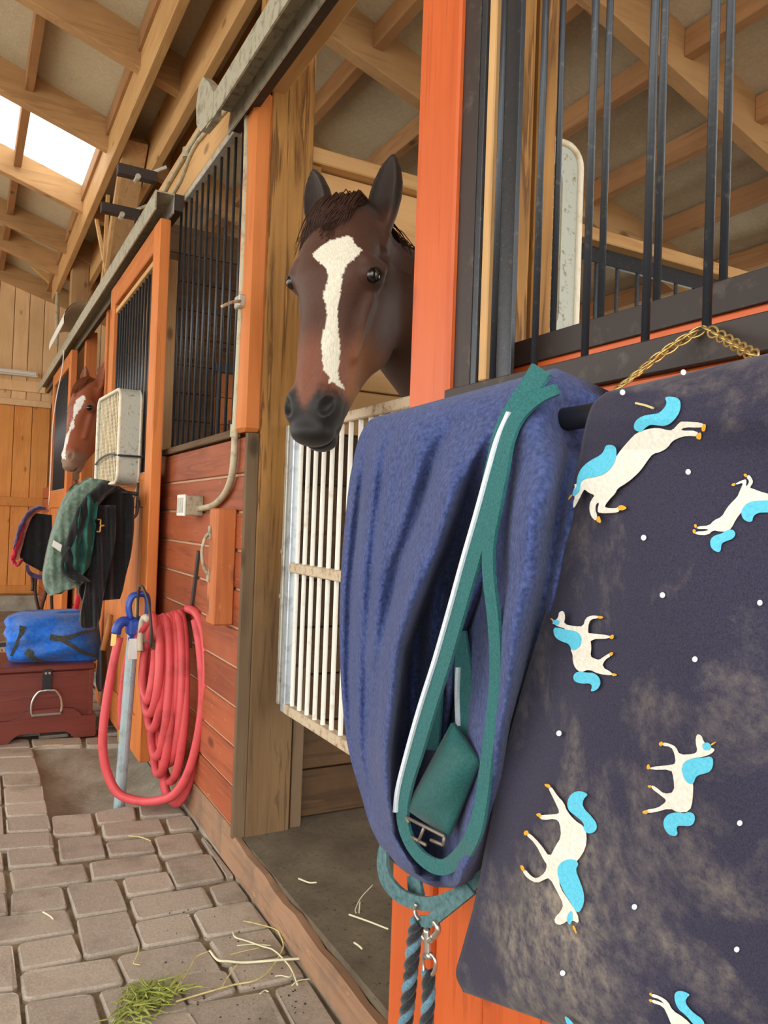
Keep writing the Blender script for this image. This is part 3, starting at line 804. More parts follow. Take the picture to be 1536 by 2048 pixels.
def ribbon(name, pts, width, ax, dep, off, mat, parent, n=None, thick=0.003, smooth=True):
    n = n or 6 * len(pts)
    P = spline(pts, n)
    w = np.interp(np.linspace(0, 1, n), np.linspace(0, 1, len(width)), width) if hasattr(width, '__len__') else np.full(n, width)
    T = np.gradient(P, axis=0); T /= np.linalg.norm(T, axis=1)[:, None] + 1e-9
    N = np.c_[-T[:, 1], T[:, 0]]
    D = np.array([dep(p[0], p[1]) for p in P]) - off
    if n > 8:
        D = np.convolve(np.pad(D, 3, 'edge'), np.ones(7) / 7, 'valid')
    V = []
    for i in range(n):
        a, b = P[i] + N[i] * w[i] / 2, P[i] - N[i] * w[i] / 2
        A, B = at(a[0], a[1], ax, D[i]), at(b[0], b[1], ax, D[i])
        e = np.zeros(3); e[ax] = thick
        V += [A, B, B + e, A + e]
    F = []
    for i in range(n - 1):
        for k in range(4):
            l = (k + 1) % 4
            F.append((4 * i + k, 4 * i + 4 + k, 4 * i + 4 + l, 4 * i + l))
    F += [(0, 1, 2, 3), tuple(4 * (n - 1) + k for k in (3, 2, 1, 0))]
    bm = bmesh.new(); vv = [bm.verts.new(v) for v in V]
    for f in F: bm.faces.new([vv[i] for i in f])
    return bm_obj(name, bm, mat, parent, False)

def roll(name, pts, width, ax, dep, off, mat, parent, hgt=0.05, n=None, wr=0.006, m_=9):
    """padded, rounded fold of cloth following a path"""
    n = n or 7 * len(pts)
    P = spline(pts, n)
    w = np.interp(np.linspace(0, 1, n), np.linspace(0, 1, len(width)), width)
    T = np.gradient(P, axis=0); T /= np.linalg.norm(T, axis=1)[:, None] + 1e-9
    N = np.c_[-T[:, 1], T[:, 0]]
    V = []; F = []
    for i in range(n):
        for j in range(m_):
            s_ = 2 * j / (m_ - 1) - 1
            q = P[i] + N[i] * w[i] / 2 * s_
            d = dep(P[i][0], P[i][1]) - off - hgt * math.sqrt(max(0, 1 - s_ * s_)) + wr * math.sin(i * 0.55 + 2.2 * s_) + 0.6 * wr * math.sin(i * 1.3 - 3 * s_)
            V.append(at(q[0], q[1], ax, d))
        for s_ in (1, -1):
            q = P[i] + N[i] * w[i] / 2 * s_ * 0.9
            V.append(at(q[0], q[1], ax, dep(P[i][0], P[i][1]) - off + hgt * .8))
    k = m_ + 2
    for i in range(n - 1):
        for j in range(k):
            l = (j + 1) % k
            F.append((i * k + j, i * k + l, (i + 1) * k + l, (i + 1) * k + j))
    F += [tuple(range(k))[::-1], tuple((n - 1) * k + j for j in range(k))]
    bm = bmesh.new(); vv = [bm.verts.new(v) for v in V]
    for f in F: bm.faces.new([vv[i] for i in f])
    return bm_obj(name, bm, mat, parent, True)

def pxtube(name, pts, r, ax, val, mat, parent=None, n=None, seg=8):
    P = [at(p[0], p[1], ax, p[2] if len(p) > 2 else val) for p in pts]
    return tube(name, spline(P, n or 6 * len(P)), r, mat, parent, seg)

# ---- white stall gate in the doorway
gt = empty('stall_gate', (0.9, 1.75, 0.50), 'low white barred stall gate across the open doorway', 'gate')
box('stile', 0.893, 0.92, 2.238, 2.272, 0.50, 1.398, M['gate_stile'], gt, 0.003)
box('hinge_strip', 0.888, 0.915, 2.276, 2.296, 0.52, 1.40, M['galv'], gt, 0.002)
box('stile', 0.893, 0.92, 1.205, 1.235, 0.50, 1.398, M['gate_stile'], gt, 0.003)
for z0, z1 in ((0.50, 0.53), (0.938, 0.968), (1.37, 1.398)):
    box('rail', 0.892, 0.921, 1.235, 2.238, z0, z1, M['gate_rail'], gt, 0.003)
base = None
for yy in [2.205 - 0.0575 * k for k in range(17)]:
    if base is None:
        base = ring_cyl('bar', (0.906, yy, 0.53), (0.906, yy, 1.37), 0.0068, M['white_rod'], gt, 10); y00 = yy
    else:
        o = base.copy(); col.objects.link(o); o.parent = gt; o.location = base.location + Vector((0, yy - y00, 0))
for zz in (0.88, 1.02):
    ring_cyl('bolt', (0.884, 2.286, zz - 0.02), (0.90, 2.286, zz - 0.02), 0.008, M['galv'], gt, 8)

# ---- conduit and outlet
cdt = empty('electrical_conduit', tuple(at(470, 920, 0, 0.757)), 'grey pipe conduit bending down to the outlet on red planks', 'conduit')
pxtube('pipe', [(496, 150), (496, 200), (492, 400), (486, 550), (478, 720), (471, 850), (468, 915), (462, 958), (448, 990), (425, 1011), (395, 1018)], 0.0115, 0, 0.757, M['conduit'], cdt, 60, 10)
pxtube('pipe', [(478, 125), (455, 170), (420, 228), (373, 306), (330, 380), (312, 418)], 0.011, 0, 0.765, M['conduit'], cdt, 40, 8)
pxtube('pipe', [(490, 176), (450, 222), (390, 292), (362, 360), (340, 395), (328, 406)], 0.009, 0, 0.768, M['conduit'], cdt, 40, 8)
for q in ((373, 306), (471, 862)):
    p = at(q[0], q[1], 0, 0.762)
    ring_cyl('coupling', p - np.array([0, 0.0, .02]), p + np.array([0, 0, .02]), 0.017, M['conduit'], cdt, 10)
p = at(485, 605, 0, 0.755)
box('clamp', 0.735, 0.775, p[1] - 0.025, p[1] + 0.025, p[2] - 0.02, p[2] + 0.02, M['galv'], cdt, 0.004)
a, b = at(480, 602, 0, 0.74), at(444, 613, 0, 0.66)
tube('hook_wire', spline([a, (a + b) / 2 + np.array([0, 0, .004]), b], 8), 0.005, M['gate_rail'], cdt)
ob = empty('outlet_box', tuple(at(375, 1012, 0, XW)), 'small metal outlet box on the red planks', 'outlet')
q0, q1 = at(395, 1032, 0, 0.735), at(352, 995, 0, 0.735)
yc, zc = (q0[1] + q1[1]) / 2, (q0[2] + q1[2]) / 2
box('housing', 0.71, XW, yc - 0.10, yc + 0.01, zc - 0.035, zc + 0.04, M['elec'], ob, 0.004)
box('cover', 0.702, 0.71, yc - 0.10, yc + 0.01, zc - 0.037, zc + 0.042, M['white_pl'], ob, 0.002)
for k in range(3):
    box('rib', 0.698, 0.703, yc - 0.085 + 0.033 * k, yc - 0.073 + 0.033 * k, zc - 0.025, zc + 0.03, M['galv'], ob, 0.001)

# ---- wooden stop block with pull handle
M['block'] = wood('worn_orange_block', S(196, 116, 66), S(150, 74, 38), 2, 0.55, 20, 0.9, vary=0.02, wear=S(220, 160, 100))
bk = empty('door_stop_block', (0.74, 2.44, 0.75), 'upright orange wooden block with pull handle on the plank wall', 'wood block')
bmx = bmesh.new(); add_box(bmx, 0.708, XW, 2.405, 2.49, 0.755, 1.13, 0.005)
bm_obj('block', bmx, M['block'], bk)
P = spline([(0.704, 2.47, 1.05), (0.690, 2.47, 1.03), (0.682, 2.47, 0.985), (0.690, 2.47, 0.94), (0.704, 2.47, 0.915)], 20)
ph_ = tube('pull_handle', P, 0.006, M['elec'], bk, 8)
for zz in (1.05, 0.912):
    box('handle_plate', 0.702, 0.708, 2.462, 2.482, zz - 0.022, zz + 0.022, M['elec'], ph_, 0.001)

# ---- box fans
def rrect(w, h, r, n=6):
    P = []
    for cx, cz, a0 in ((w / 2 - r, h / 2 - r, 0), (-w / 2 + r, h / 2 - r, 90), (-w / 2 + r, -h / 2 + r, 180), (w / 2 - r, -h / 2 + r, 270)):
        for k in range(n + 1):
            a = math.radians(a0 + 90 * k / n); P.append((cx + r * math.cos(a), cz + r * math.sin(a)))
    return np.array(P)
def box_fan(label, O, ex, ed, W, H, D, group, bez=0.015):
    O, ex, ed = np.array(O, float), np.array(ex, float), np.array(ed, float); ez = np.array([0, 0, 1.0])
    f = empty('box_fan', tuple(O - ez * H / 2), label, 'fan', group)
    w = lambda a, b, d: O + ex * a + ez * b + ed * d
    def loop(P, d): return [w(a, b, d) for a, b in P]
    o_ = rrect(W, H, 0.055); i_ = rrect(W - 2 * bez, H - 2 * bez, 0.045); k = len(o_)
    V = loop(o_, 0) + loop(o_, D) + loop(i_, D) + loop(i_, 0)
    F = []
    for s_ in range(4):
        for i in range(k):
            j = (i + 1) % k; t_ = (s_ + 1) % 4
            F.append((s_ * k + i, s_ * k + j, t_ * k + j, t_ * k + i))
    bm = bmesh.new(); vv = [bm.verts.new(v) for v in V]
    for q in F: bm.faces.new([vv[i] for i in q])
    bm_obj('casing', bm, M['fan'], f, True).data.polygons.foreach_set('use_smooth', [False] * (4 * k))
    for d in (-0.002, D + 0.002):
        V1, F1 = tube_vf(np.array(loop(rrect(W - 0.012, H - 0.012, 0.05), d)), 0.008, 6, True)
        mesh('rim', V1, F1, M['fan_edge'], f, True)
    for d, nm in ((0.006, 'front_grille'), (D - 0.006, 'rear_grille')):
        parts = []
        n1 = 15
        for q in range(1, n1):
            a = -W / 2 + 0.015 + (W - 0.03) * q / n1
            parts.append(tube_vf(np.array([w(a, -H / 2 + 0.012, d), w(a, H / 2 - 0.012, d)]), 0.0026, 4))
        n2 = 20
        for q in range(1, n2):
            b = -H / 2 + 0.015 + (H - 0.03) * q / n2
            parts.append(tube_vf(np.array([w(-W / 2 + 0.012, b, d + .003), w(W / 2 - 0.012, b, d + .003)]), 0.0022, 4))
        V1, F1 = merge(parts)
        mesh(nm, V1, F1, M['grille'], f)
    hubv, hubf = tube_vf(np.array([w(0, 0, D * .35), w(0, 0, D * .7)]), 0.045, 14)
    hub_ = mesh('hub', hubv, hubf, M['grille'], f)
    for q in range(5):
        a = 2 * math.pi * q / 5
        V1 = []
        for rr, dl in ((0.04, 0.25), (0.11, 0.34), (0.18, 0.42)):
            for s_, dd in ((-1, .35), (1, .65)):
                an = a + s_ * dl
                V1.append(w(rr * math.cos(an), rr * math.sin(an) * min(1, H / W), D * dd))
        V2 = [v + ed * 0.003 for v in V1]
        mesh('blade', V1 + V2, [(0, 1, 3, 2), (2, 3, 5, 4), (7, 6, 8, 9), (9, 8, 10, 11), (0, 2, 8, 6), (2, 4, 10, 8), (1, 7, 9, 3), (3, 9, 11, 5), (0, 6, 7, 1), (4, 5, 11, 10)], M['dark_in'], hub_, True)
    return f, w
A_, B_ = np.array([0.598, 3.575, 0]), np.array([0.572, 4.065, 0])
e_ = (B_ - A_) / np.linalg.norm(B_ - A_)
f1, fw_ = box_fan('white box fan strapped to the orange door bars beside the chestnut horse', (A_ + B_) / 2 + np.array([0, 0, 1.452]), e_, (e_[1], -e_[0], 0), 0.49, 0.435, 0.085, 'box fans')
# strap round the fan
zz = -0.09
P = [fw_(-0.26, zz, 0.10), fw_(-0.25, zz, 0.0), fw_(-0.10, zz + .012, -0.012), fw_(0.1, zz + 0.0, -0.012), fw_(0.25, zz - .02, -0.004)]
tube('tie_cord', spline(P, 24), 0.005, M['rope_dark'], f1)
f2, _ = box_fan('pale box fan with rounded corner hung inside behind the near bars', (1.125, 1.45, 1.79), (1, 0, 0), (0, 1, 0), 0.39, 0.53, 0.10, 'box fans', 0.06)
tube('hanging_cord', np.array([(1.16, 1.50, 2.04), (1.18, 1.50, 3.40)]), 0.004, M['rope_dark'], f2, 6)
hk = empty('fan_cord', tuple(fw_(-0.24, -0.3, 0.07)), 'thin pale cord hanging below the strapped box fan', 'cord')
tube('cord', spline([fw_(-0.24, -0.2, 0.09), fw_(-0.245, -0.24, 0.08), fw_(-0.235, -0.3, 0.07)], 10), 0.004, M['straw'], hk)

# ---- hydrant
hy = empty('yard_hydrant', (0.565, 3.07, -0.10), 'blue topped yard hydrant with pale galvanised standpipe', 'hydrant')
ring_cyl('standpipe', (0.562, 3.07, -0.10), (0.592, 3.075, 0.64), 0.0215, M['hyd_pipe'], hy, 16)
box('pipe_label', 0.572, 0.606, 3.0485, 3.0525, 0.545, 0.625, M['white_pl'], hy, 0.001)
c0 = np.array([0.594, 3.075, 0.0])
box('head_body', 0.565, 0.632, 3.04, 3.11, 0.63, 0.705, M['hyd_blue'], hy, 0.014)
box('collar', 0.572, 0.618, 3.05, 3.10, 0.612, 0.63, M['hyd_blue'], hy, 0.004)
tube('spout', spline([(0.58, 3.07, 0.685), (0.55, 3.06, 0.69), (0.53, 3.055, 0.672), (0.525, 3.055, 0.645)], 12), 0.019, M['hyd_blue'], hy, 10)
for yy in (3.05, 3.09):
    P = spline([(0.578, yy, 0.70), (0.570, yy, 0.75), (0.582, yy, 0.785), (0.605, yy, 0.793)], 12)
    tube('yoke', P, 0.009, M['hyd_blue'], hy, 8)
tube('lever', spline([(0.60, 3.07, 0.795), (0.632, 3.07, 0.79), (0.642, 3.07, 0.76), (0.642, 3.07, 0.70), (0.64, 3.07, 0.65)], 16), 0.012, M['hyd_blue'], hy, 8)
ring_cyl('plunger_rod', (0.60, 3.07, 0.70), (0.60, 3.07, 0.785), 0.008, M['brass'], hy, 8)
ring_cyl('hose_coupling', (0.525, 3.055, 0.645), (0.522, 3.052, 0.60), 0.017, M['brass'], hy, 10)

# ---- hose on its hanger
hg = empty('hose_hanger', (0.70, 2.95, 0.70), 'rusty half round hose hanger on an iron strap', 'hanger')
V = []; F = []
R1 = 0.085
ns = 12
for i in range(ns + 1):
    a = math.radians(-10 + 200 * i / ns)
    for x, rr in ((0.615, R1 + .012), (0.625, R1), (XW - 0.006, R1), (XW - 0.006, R1 - 0.006), (0.625, R1 - 0.006)):
        V.append((x, 2.95 + rr * math.cos(a), 0.625 + rr * math.sin(a)))
for i in range(ns):
    for k in range(5):
        F.append((i * 5 + k, i * 5 + (k + 1) % 5, i * 5 + 5 + (k + 1) % 5, i * 5 + 5 + k))
mesh('saddle', V, F, M['rust'], hg, True)
V1, F1 = tube_vf(np.array([(0.613, 2.95 + (R1 + .008) * math.cos(math.radians(a)), 0.625 + (R1 + .008) * math.sin(math.radians(a))) for a in range(-30, 111, 10)]), 0.013, 6)
mesh('lip', V1, F1, M['cream'], hg, True)
P = spline([(0.60, 3.045, 0.70), (0.595, 3.02, 0.80), (0.592, 2.95, 0.835), (0.60, 2.87, 0.79), (0.61, 2.845, 0.70), (0.615, 2.86, 0.62)], 30)
tube('retaining_wire', P, 0.005, M['iron'], hg, 6)
beam('strap', at(398, 1103, 0, XW - 0.004), at(384, 1215, 0, XW - 0.004), 0.012, 0.022, M['iron'], hg, 0.001, up=(0, 1, 0))

hs = empty('garden_hose', (0.68, 2.95, 0.02), 'long red rubber hose coiled over the wall hanger', 'hose')
rh = 0.0165
pts = []
nl = 8
spec = [(0.748, 0.20, 0.10), (0.735, 0.185, 0.17), (0.722, 0.175, 0.22), (0.708, 0.165, 0.13), (0.694, 0.16, 0.20), (0.680, 0.15, 0.30), (0.664, 0.15, 0.36), (0.648, 0.14, 0.42)]
for i, (x, hw, zb) in enumerate(spec):
    zt = 0.735 - 0.004 * i; yc = 2.95 - 0.01 * math.sin(i * 2.1)
    cz, hz = (zt + zb) / 2, (zt - zb) / 2
    xn = spec[min(i + 1, nl - 1)][0]
    for k in range(20):
        a = math.radians(90 - 360 * k / 20)
        s_ = math.sin(a)
        wid = hw * (0.86 - 0.16 * s_)
        pts.append((x + (xn - x) * k / 20 - 0.012 * (1 - s_), yc + wid * math.cos(a), cz + hz * s_))
pts = np.array(pts)
# free end with the brass fitting hangs on the aisle side
end = [(0.635, 2.99, 0.70), (0.60, 3.07, 0.62), (0.575, 3.10, 0.5), (0.565, 3.10, 0.36), (0.568, 3.09, 0.27)]
coil = np.vstack([pts[:-8], np.array([(0.640, 2.90, 0.55), (0.636, 2.88, 0.66), (0.632, 2.93, 0.724)]), np.array(end)])
tube('coil', spline(coil, len(coil) * 3), rh, M['hose'], hs, 8)
bf_ = ring_cyl('brass_fitting', (0.568, 3.09, 0.272), (0.570, 3.085, 0.225), 0.019, M['brass'], hs, 12)
ring_cyl('fitting_mouth', (0.570, 3.085, 0.225), (0.571, 3.084, 0.212), 0.016, M['plastic_black'], bf_, 12)
# supply run from the hydrant down to the floor and up into the coil
hp = [(238, 1275, 3.05), (222, 1350, 3.04), (208, 1440, 3.03), (206, 1500, 3.02), (216, 1550, 3.01), (238, 1588, 2.98), (280, 1602, 2.93), (322, 1600, 2.85), (352, 1585, 2.80), (378, 1540, 2.76), (396, 1470, 2.74), (405, 1390, 2.74), (400, 1300, 2.77), (390, 1240, 2.82)]
pxtube('supply_run', [(a, b, c) for a, b, c in hp], rh, 1, None, M['hose'], hs, 90, 8)
hp2 = [(327, 1400, 2.95), (325, 1500, 2.95), (330, 1575, 2.93), (350, 1606, 2.88), (368, 1590, 2.83), (385, 1540, 2.80), (402, 1450, 2.76), (413, 1360, 2.72), (410, 1280, 2.76), (395, 1230, 2.82), (375, 1216, 2.9)]
pxtube('long_loop', hp2, rh, 1, None, M['hose'], hs, 70, 8)

# ---- tack chest with stirrup handle
ch = empty('tack_chest', (0.2, 4.25, 0.0), 'dark red wooden tack chest with scalloped base on the pavers', 'chest')
Y0 = 4.035
box('body', -0.28, 0.592, Y0 + 0.012, Y0 + 0.43, 0.05, 0.325, M['chest'], ch, 0.004)
box('lid', -0.295, 0.603, Y0 - 0.002, Y0 + 0.445, 0.328, 0.358, M['chest'], ch, 0.006)
box('corner_post', 0.576, 0.597, Y0 + 0.004, Y0 + 0.05, 0.05, 0.327, M['chest'], ch, 0.002)
prof_ = [(-0.295, 0.0), (-0.16, 0.0), (-0.11, 0.035), (-0.02, 0.045), (0.20, 0.0)]
top = [(-0.295, 0.105), (0.23, 0.105), (0.262, 0.12), (0.29, 0.142), (0.34, 0.15), (0.46, 0.15), (0.51, 0.142), (0.535, 0.12), (0.545, 0.105), (0.612, 0.105)]
bot = [(0.612, 0.0), (0.515, 0.0), (0.498, 0.018), (0.475, 0.035), (0.30, 0.040), (0.262, 0.036), (0.235, 0.015), (0.222, 0.0), (-0.295, 0.0)]
bmx = bmesh.new()
ring = top + bot
va = [bmx.verts.new((x, Y0 - 0.014, z)) for x, z in ring]; vb = [bmx.verts.new((x, Y0 + 0.012, z)) for x, z in ring]
bmx.faces.new(va); bmx.faces.new(vb[::-1])
for i in range(len(ring)):
    j = (i + 1) % len(ring); bmx.faces.new((va[i], vb[i], vb[j], va[j]))
bm_obj('plinth', bmx, M['chest'], ch)
box('plinth_side', 0.594, 0.612, Y0 + 0.012, Y0 + 0.44, 0.0, 0.105, M['chest'], ch, 0.002)
sa, sb = at(84, 1340, 1, Y0 - 0.006), at(105, 1381, 1, Y0 - 0.006)
sx = (at(85, 1360, 1, Y0)[0] + at(104, 1360, 1, Y0)[0]) / 2
hl = box('strap', sx - 0.021, sx + 0.021, Y0 - 0.006, Y0 + 0.011, sb[2], sa[2], M['plastic_black'], ch, 0.002)
for dx in (-0.008, 0.008):
    ring_cyl('rivet', (sx + dx, Y0 - 0.012, sa[2] - 0.016), (sx + dx, Y0 - 0.004, sa[2] - 0.016), 0.006, M['steel'], hl, 8)
bz = at(92, 1426, 1, Y0)[2]; tz = sb[2] + 0.004
st = [(-0.066, bz + .004), (-0.068, bz + 0.035), (-0.060, bz + 0.075), (-0.038, bz + 0.108), (-0.018, tz), (0, tz + .002), (0.018, tz), (0.038, bz + 0.108), (0.060, bz + 0.075), (0.068, bz + 0.035), (0.066, bz + .004)]
tube('stirrup_arch', spline([(sx + a, Y0 - 0.018, z) for a, z in st], 44), 0.0062, M['steel'], ch, 8)
box('stirrup_tread', sx - 0.066, sx + 0.066, Y0 - 0.032, Y0 - 0.008, bz - 0.007, bz + 0.005, M['steel'], ch, 0.003)

# ---- blue bag on the chest
yb = 4.06
def bagdep(px, py):
    u = (px - 8) / 190; v = (py - 1226) / 104
    return yb + 0.16 - 0.16 * math.sqrt(max(0, 1 - (2 * u - 1) ** 4)) * math.sqrt(max(0, 1 - min(1, abs(2 * v - 1)) ** 3.2)) + 0.018 * math.sin(9 * u + 3 * v) * math.sin(5 * v + 2) + 0.010 * math.sin(19 * v + 6 * u) + 0.012 * math.exp(-((px - 30) / 10) ** 2)
bg_rows = [(50, 1226, 165, 1222), (22, 1234, 186, 1228), (8, 1242, 196, 1240), (12, 1256, 199, 1258), (6, 1268, 201, 1275), (14, 1280, 202, 1292), (10, 1295, 200, 1308), (14, 1312, 196, 1318), (18, 1321, 193, 1320), (32, 1326, 188, 1323)]
bagt = empty('rolled_blue_bag', (0.4, 4.2, 0.358), 'dusty bright blue rolled bag lying on the tack chest', 'bag')
patch('bag_body', bg_rows, 1, bagdep, M['bag'], bagt, nu=34, nv=26, thick=0.22, shrink=0.10)
for pts_, w_ in (([(100, 1274), (118, 1277), (140, 1274), (165, 1265), (196, 1258)], [13, 11, 8, 6, 5]), ([(125, 1280), (150, 1295), (172, 1307), (192, 1312)], [9, 7, 6, 6]), ([(46, 1252), (42, 1268), (32, 1290), (22, 1312)], [14, 9, 6, 5]), ([(52, 1302), (62, 1310), (76, 1318), (92, 1324)], [14, 16, 12, 6])):
    ribbon('webbing_strap', pts_, w_, 1, bagdep, 0.006, M['bag_strap'], bagt)
bgs = ribbon('trailing_strap', [(-20, 1288), (-4, 1290), (12, 1289)], 9, 1, lambda a, b: yb + 0.06, 0.0, M['plastic_black'], bagt)

# ---- green and black turnout rug on its arm
YR = 3.50
ra = empty('rug_rack', tuple(at(272, 985, 1, YR)), 'black blanket arm on the orange door under the fan', 'blanket rack')
pxtube('arm', [(276, 988), (250, 985), (200, 980)], 0.009, 1, YR + 0.03, M['black_metal'], ra, 12, 8)
tube('mount_plate', np.array([at(276, 965, 1, YR + .03), at(273, 1030, 1, YR + .03)]), 0.006, M['iron'], ra, 6)
tube('lower_hook', spline([at(276, 1000, 1, YR + .03), at(274, 1025, 1, YR + .02), at(266, 1036, 1, YR + .02), at(258, 1032, 1, YR + .02)], 14), 0.007, M['iron'], ra, 6)
rg = empty('turnout_rug', tuple(at(180, 1250, 1, YR)), 'folded green and black horse rug hanging under the fan', 'horse rug')
def rd(px, py): return YR + 0.02 + 0.012 * math.sin(px * 0.16 + py * 0.012) + 0.01 * math.sin(px * 0.31)
patch('black_lining', [(150, 965, 238, 972), (135, 985, 266, 992), (135, 1020, 268, 1030), (150, 1060, 268, 1060), (160, 1110, 262, 1110), (165, 1150, 252, 1150), (160, 1185, 246, 1180), (165, 1205, 240, 1198)], 1, rd, M['rug_black'], rg, nu=26, nv=26, thick=0.12)
def rd2(px, py): return YR - 0.07 + 0.010 * math.sin(px * 0.22 + py * 0.01) + 0.008 * math.sin(px * .45 - py * .02)
patch('inner_lining', [(170, 972, 205, 975), (150, 1000, 205, 1005), (138, 1040, 200, 1050), (128, 1085, 196, 1095), (122, 1120, 190, 1130), (122, 1145, 184, 1150), (132, 1164, 178, 1166)], 1, lambda a, b: YR - 0.02 + 0.01 * math.sin(a * .2), M['rug_black'], rg, nu=14, nv=20, thick=0.04)
patch('hanging_tail', [(178, 1010, 232, 1010), (182, 1060, 232, 1060), (184, 1110, 226, 1110), (176, 1160, 214, 1160), (166, 1210, 206, 1200), (160, 1245, 200, 1238), (166, 1257, 192, 1255)], 1, rd2, M['rug_black'], rg, nu=18, nv=26, thick=0.05)
def rd3(px, py): return YR - 0.125 + 0.024 * math.sin(px * 0.30 + py * .02) + 0.022 * math.cos(px * .16 - py * .07) + 0.012 * math.sin(py * .21)
patch('green_fold', [(182, 988, 197, 990), (165, 1000, 196, 1010), (158, 1040, 192, 1050), (150, 1080, 188, 1085), (138, 1105, 184, 1110), (130, 1125, 180, 1130), (130, 1143, 172, 1142), (140, 1152, 165, 1150)], 1, rd3, M['rug_green'], rg, nu=20, nv=26, thick=0.06)
def rd4(px, py): return YR - 0.085 + 0.006 * math.sin(px * .3)
def ro(px, py):
    return YR - 0.055 + 0.006 * math.sin(py * .11 + px * .05) + 0.004 * math.sin(px * .4)
def rounded(rows, base, h):
    Q = np.array(rows, float); yl = (Q[:, 1] + Q[:, 3]) / 2
    def f(px, py):
        l = np.interp(py, yl, Q[:, 0]); r = np.interp(py, yl, Q[:, 2]); s_ = max(-1, min(1, 2 * (px - l) / (r - l) - 1))
        return base(px, py) - h * math.sqrt(1 - s_ ** 4 * .98)
    return f
OUT = [(176, 955, 222, 962), (142, 977, 200, 984), (122, 1013, 172, 1020), (108, 1054, 152, 1060), (97, 1096, 138, 1100), (89, 1136, 132, 1134), (86, 1160, 142, 1158), (90, 1180, 166, 1166), (100, 1192, 150, 1176)]
patch('outer_cover', OUT, 1, rounded(OUT, ro, 0.06), M['rug_grey'], rg, nu=20, nv=40, thick=0.10)
LIN = [(196, 962, 240, 976), (172, 984, 214, 992), (150, 1018, 186, 1026), (138, 1056, 168, 1062), (126, 1096, 156, 1100), (119, 1130, 150, 1134), (124, 1150, 168, 1152), (146, 1164, 182, 1164)]
patch('lining_fold', LIN, 1, rounded(LIN, lambda a, b: ro(a, b) - 0.03, 0.045), M['rug_black'], rg, nu=16, nv=36, thick=0.06)
patch('green_corner', [(90, 1150, 140, 1166), (92, 1165, 137, 1172), (94, 1178, 132, 1180), (98, 1190, 122, 1188)], 1, lambda a, b: YR - 0.06, M['rug_green'], rg, nu=10, nv=10, thick=0.07)
lb = [at(x, y, 1, YR - 0.165) for x, y in ((107, 1080), (124, 1090), (121, 1104), (104, 1092))]
mesh('sewn_label', lb + [p + np.array([0, .004, 0]) for p in lb], [(0, 1, 2, 3), (7, 6, 5, 4), (0, 4, 5, 1), (1, 5, 6, 2), (2, 6, 7, 3), (3, 7, 4, 0)], M['white_pl'], rg)
lb = [at(x, y, 1, YR - 0.175) for x, y in ((125, 1092), (141, 1094), (126, 1113), (121, 1106))]
mesh('black_label', lb + [p + np.array([0, .004, 0]) for p in lb], [(0, 1, 2, 3), (7, 6, 5, 4), (0, 4, 5, 1), (1, 5, 6, 2), (2, 6, 7, 3), (3, 7, 4, 0)], M['plastic_black'], rg)
pxtube('buckle', [(194, 1039), (201, 1040), (201, 1050), (209, 1051), (201, 1053), (200, 1063), (193, 1063)], 0.0045, 1, YR - 0.11, M['brass'], rg, 30, 6)
pxtube('ring', [(163, 1155), (167, 1158), (166, 1164), (162, 1163), (163, 1155)], 0.003, 1, YR - 0.09, M['brass'], rg, 20, 6)

# ---- red, purple and black rugs farther down
YP = 5.95
rp = empty('saddle_pads', tuple(at(70, 1190, 1, YP)), 'purple red and black saddle pads hanging in a stack', 'saddle pads')
pa_ = lambda o: (lambda a, b: YP + o + 0.01 * math.sin(a * .3))
patch('black_pad', [(60, 1025, 104, 1030), (48, 1050, 104, 1060), (42, 1085, 102, 1100), (40, 1115, 100, 1130), (50, 1125, 98, 1145), (62, 1132, 96, 1150)], 1, pa_(0), M['rug_black'], rp, nu=14, nv=16, thick=0.1)
ribbon('rose_binding', [(98, 1022), (80, 1020), (62, 1032), (50, 1060), (42, 1090), (34, 1120)], [5, 6, 7, 7, 7, 5], 1, pa_(-0.03), 0, M['rug_rose'], rp, thick=0.06)
roll('purple_pad', [(92, 1016), (72, 1016), (55, 1030), (42, 1052), (34, 1078), (28, 1100)], [5, 8, 10, 10, 9, 6], 1, pa_(-0.03), 0.0, M['rug_purple'], rp, hgt=0.04)
roll('red_pad', [(50, 1048), (42, 1068), (34, 1092), (27, 1112), (26, 1122), (34, 1130), (46, 1118)], [5, 9, 12, 12, 10, 8, 6], 1, pa_(-0.02), 0.0, M['rug_red'], rp, hgt=0.04)
ribbon('purple_girth', [(54, 1130), (58, 1144), (70, 1152), (92, 1156)], [6, 8, 9, 8], 1, pa_(-0.06), 0, M['rug_purple'], rp, thick=0.03)
tk = empty('bridle_straps', tuple(at(80, 1215, 1, YP)), 'dark leather bridle straps hanging under the saddle pads', 'bridle')
for pp in ([(72, 1150), (70, 1180), (74, 1205), (78, 1222)], [(94, 1160), (92, 1185), (86, 1205), (82, 1222)], [(64, 1152), (66, 1170), (64, 1182)], [(104, 1170), (103, 1195), (104, 1222)]):
    pxtube('strap', pp, 0.012, 1, YP - 0.02, M['hair_dark'], tk, 14, 6)

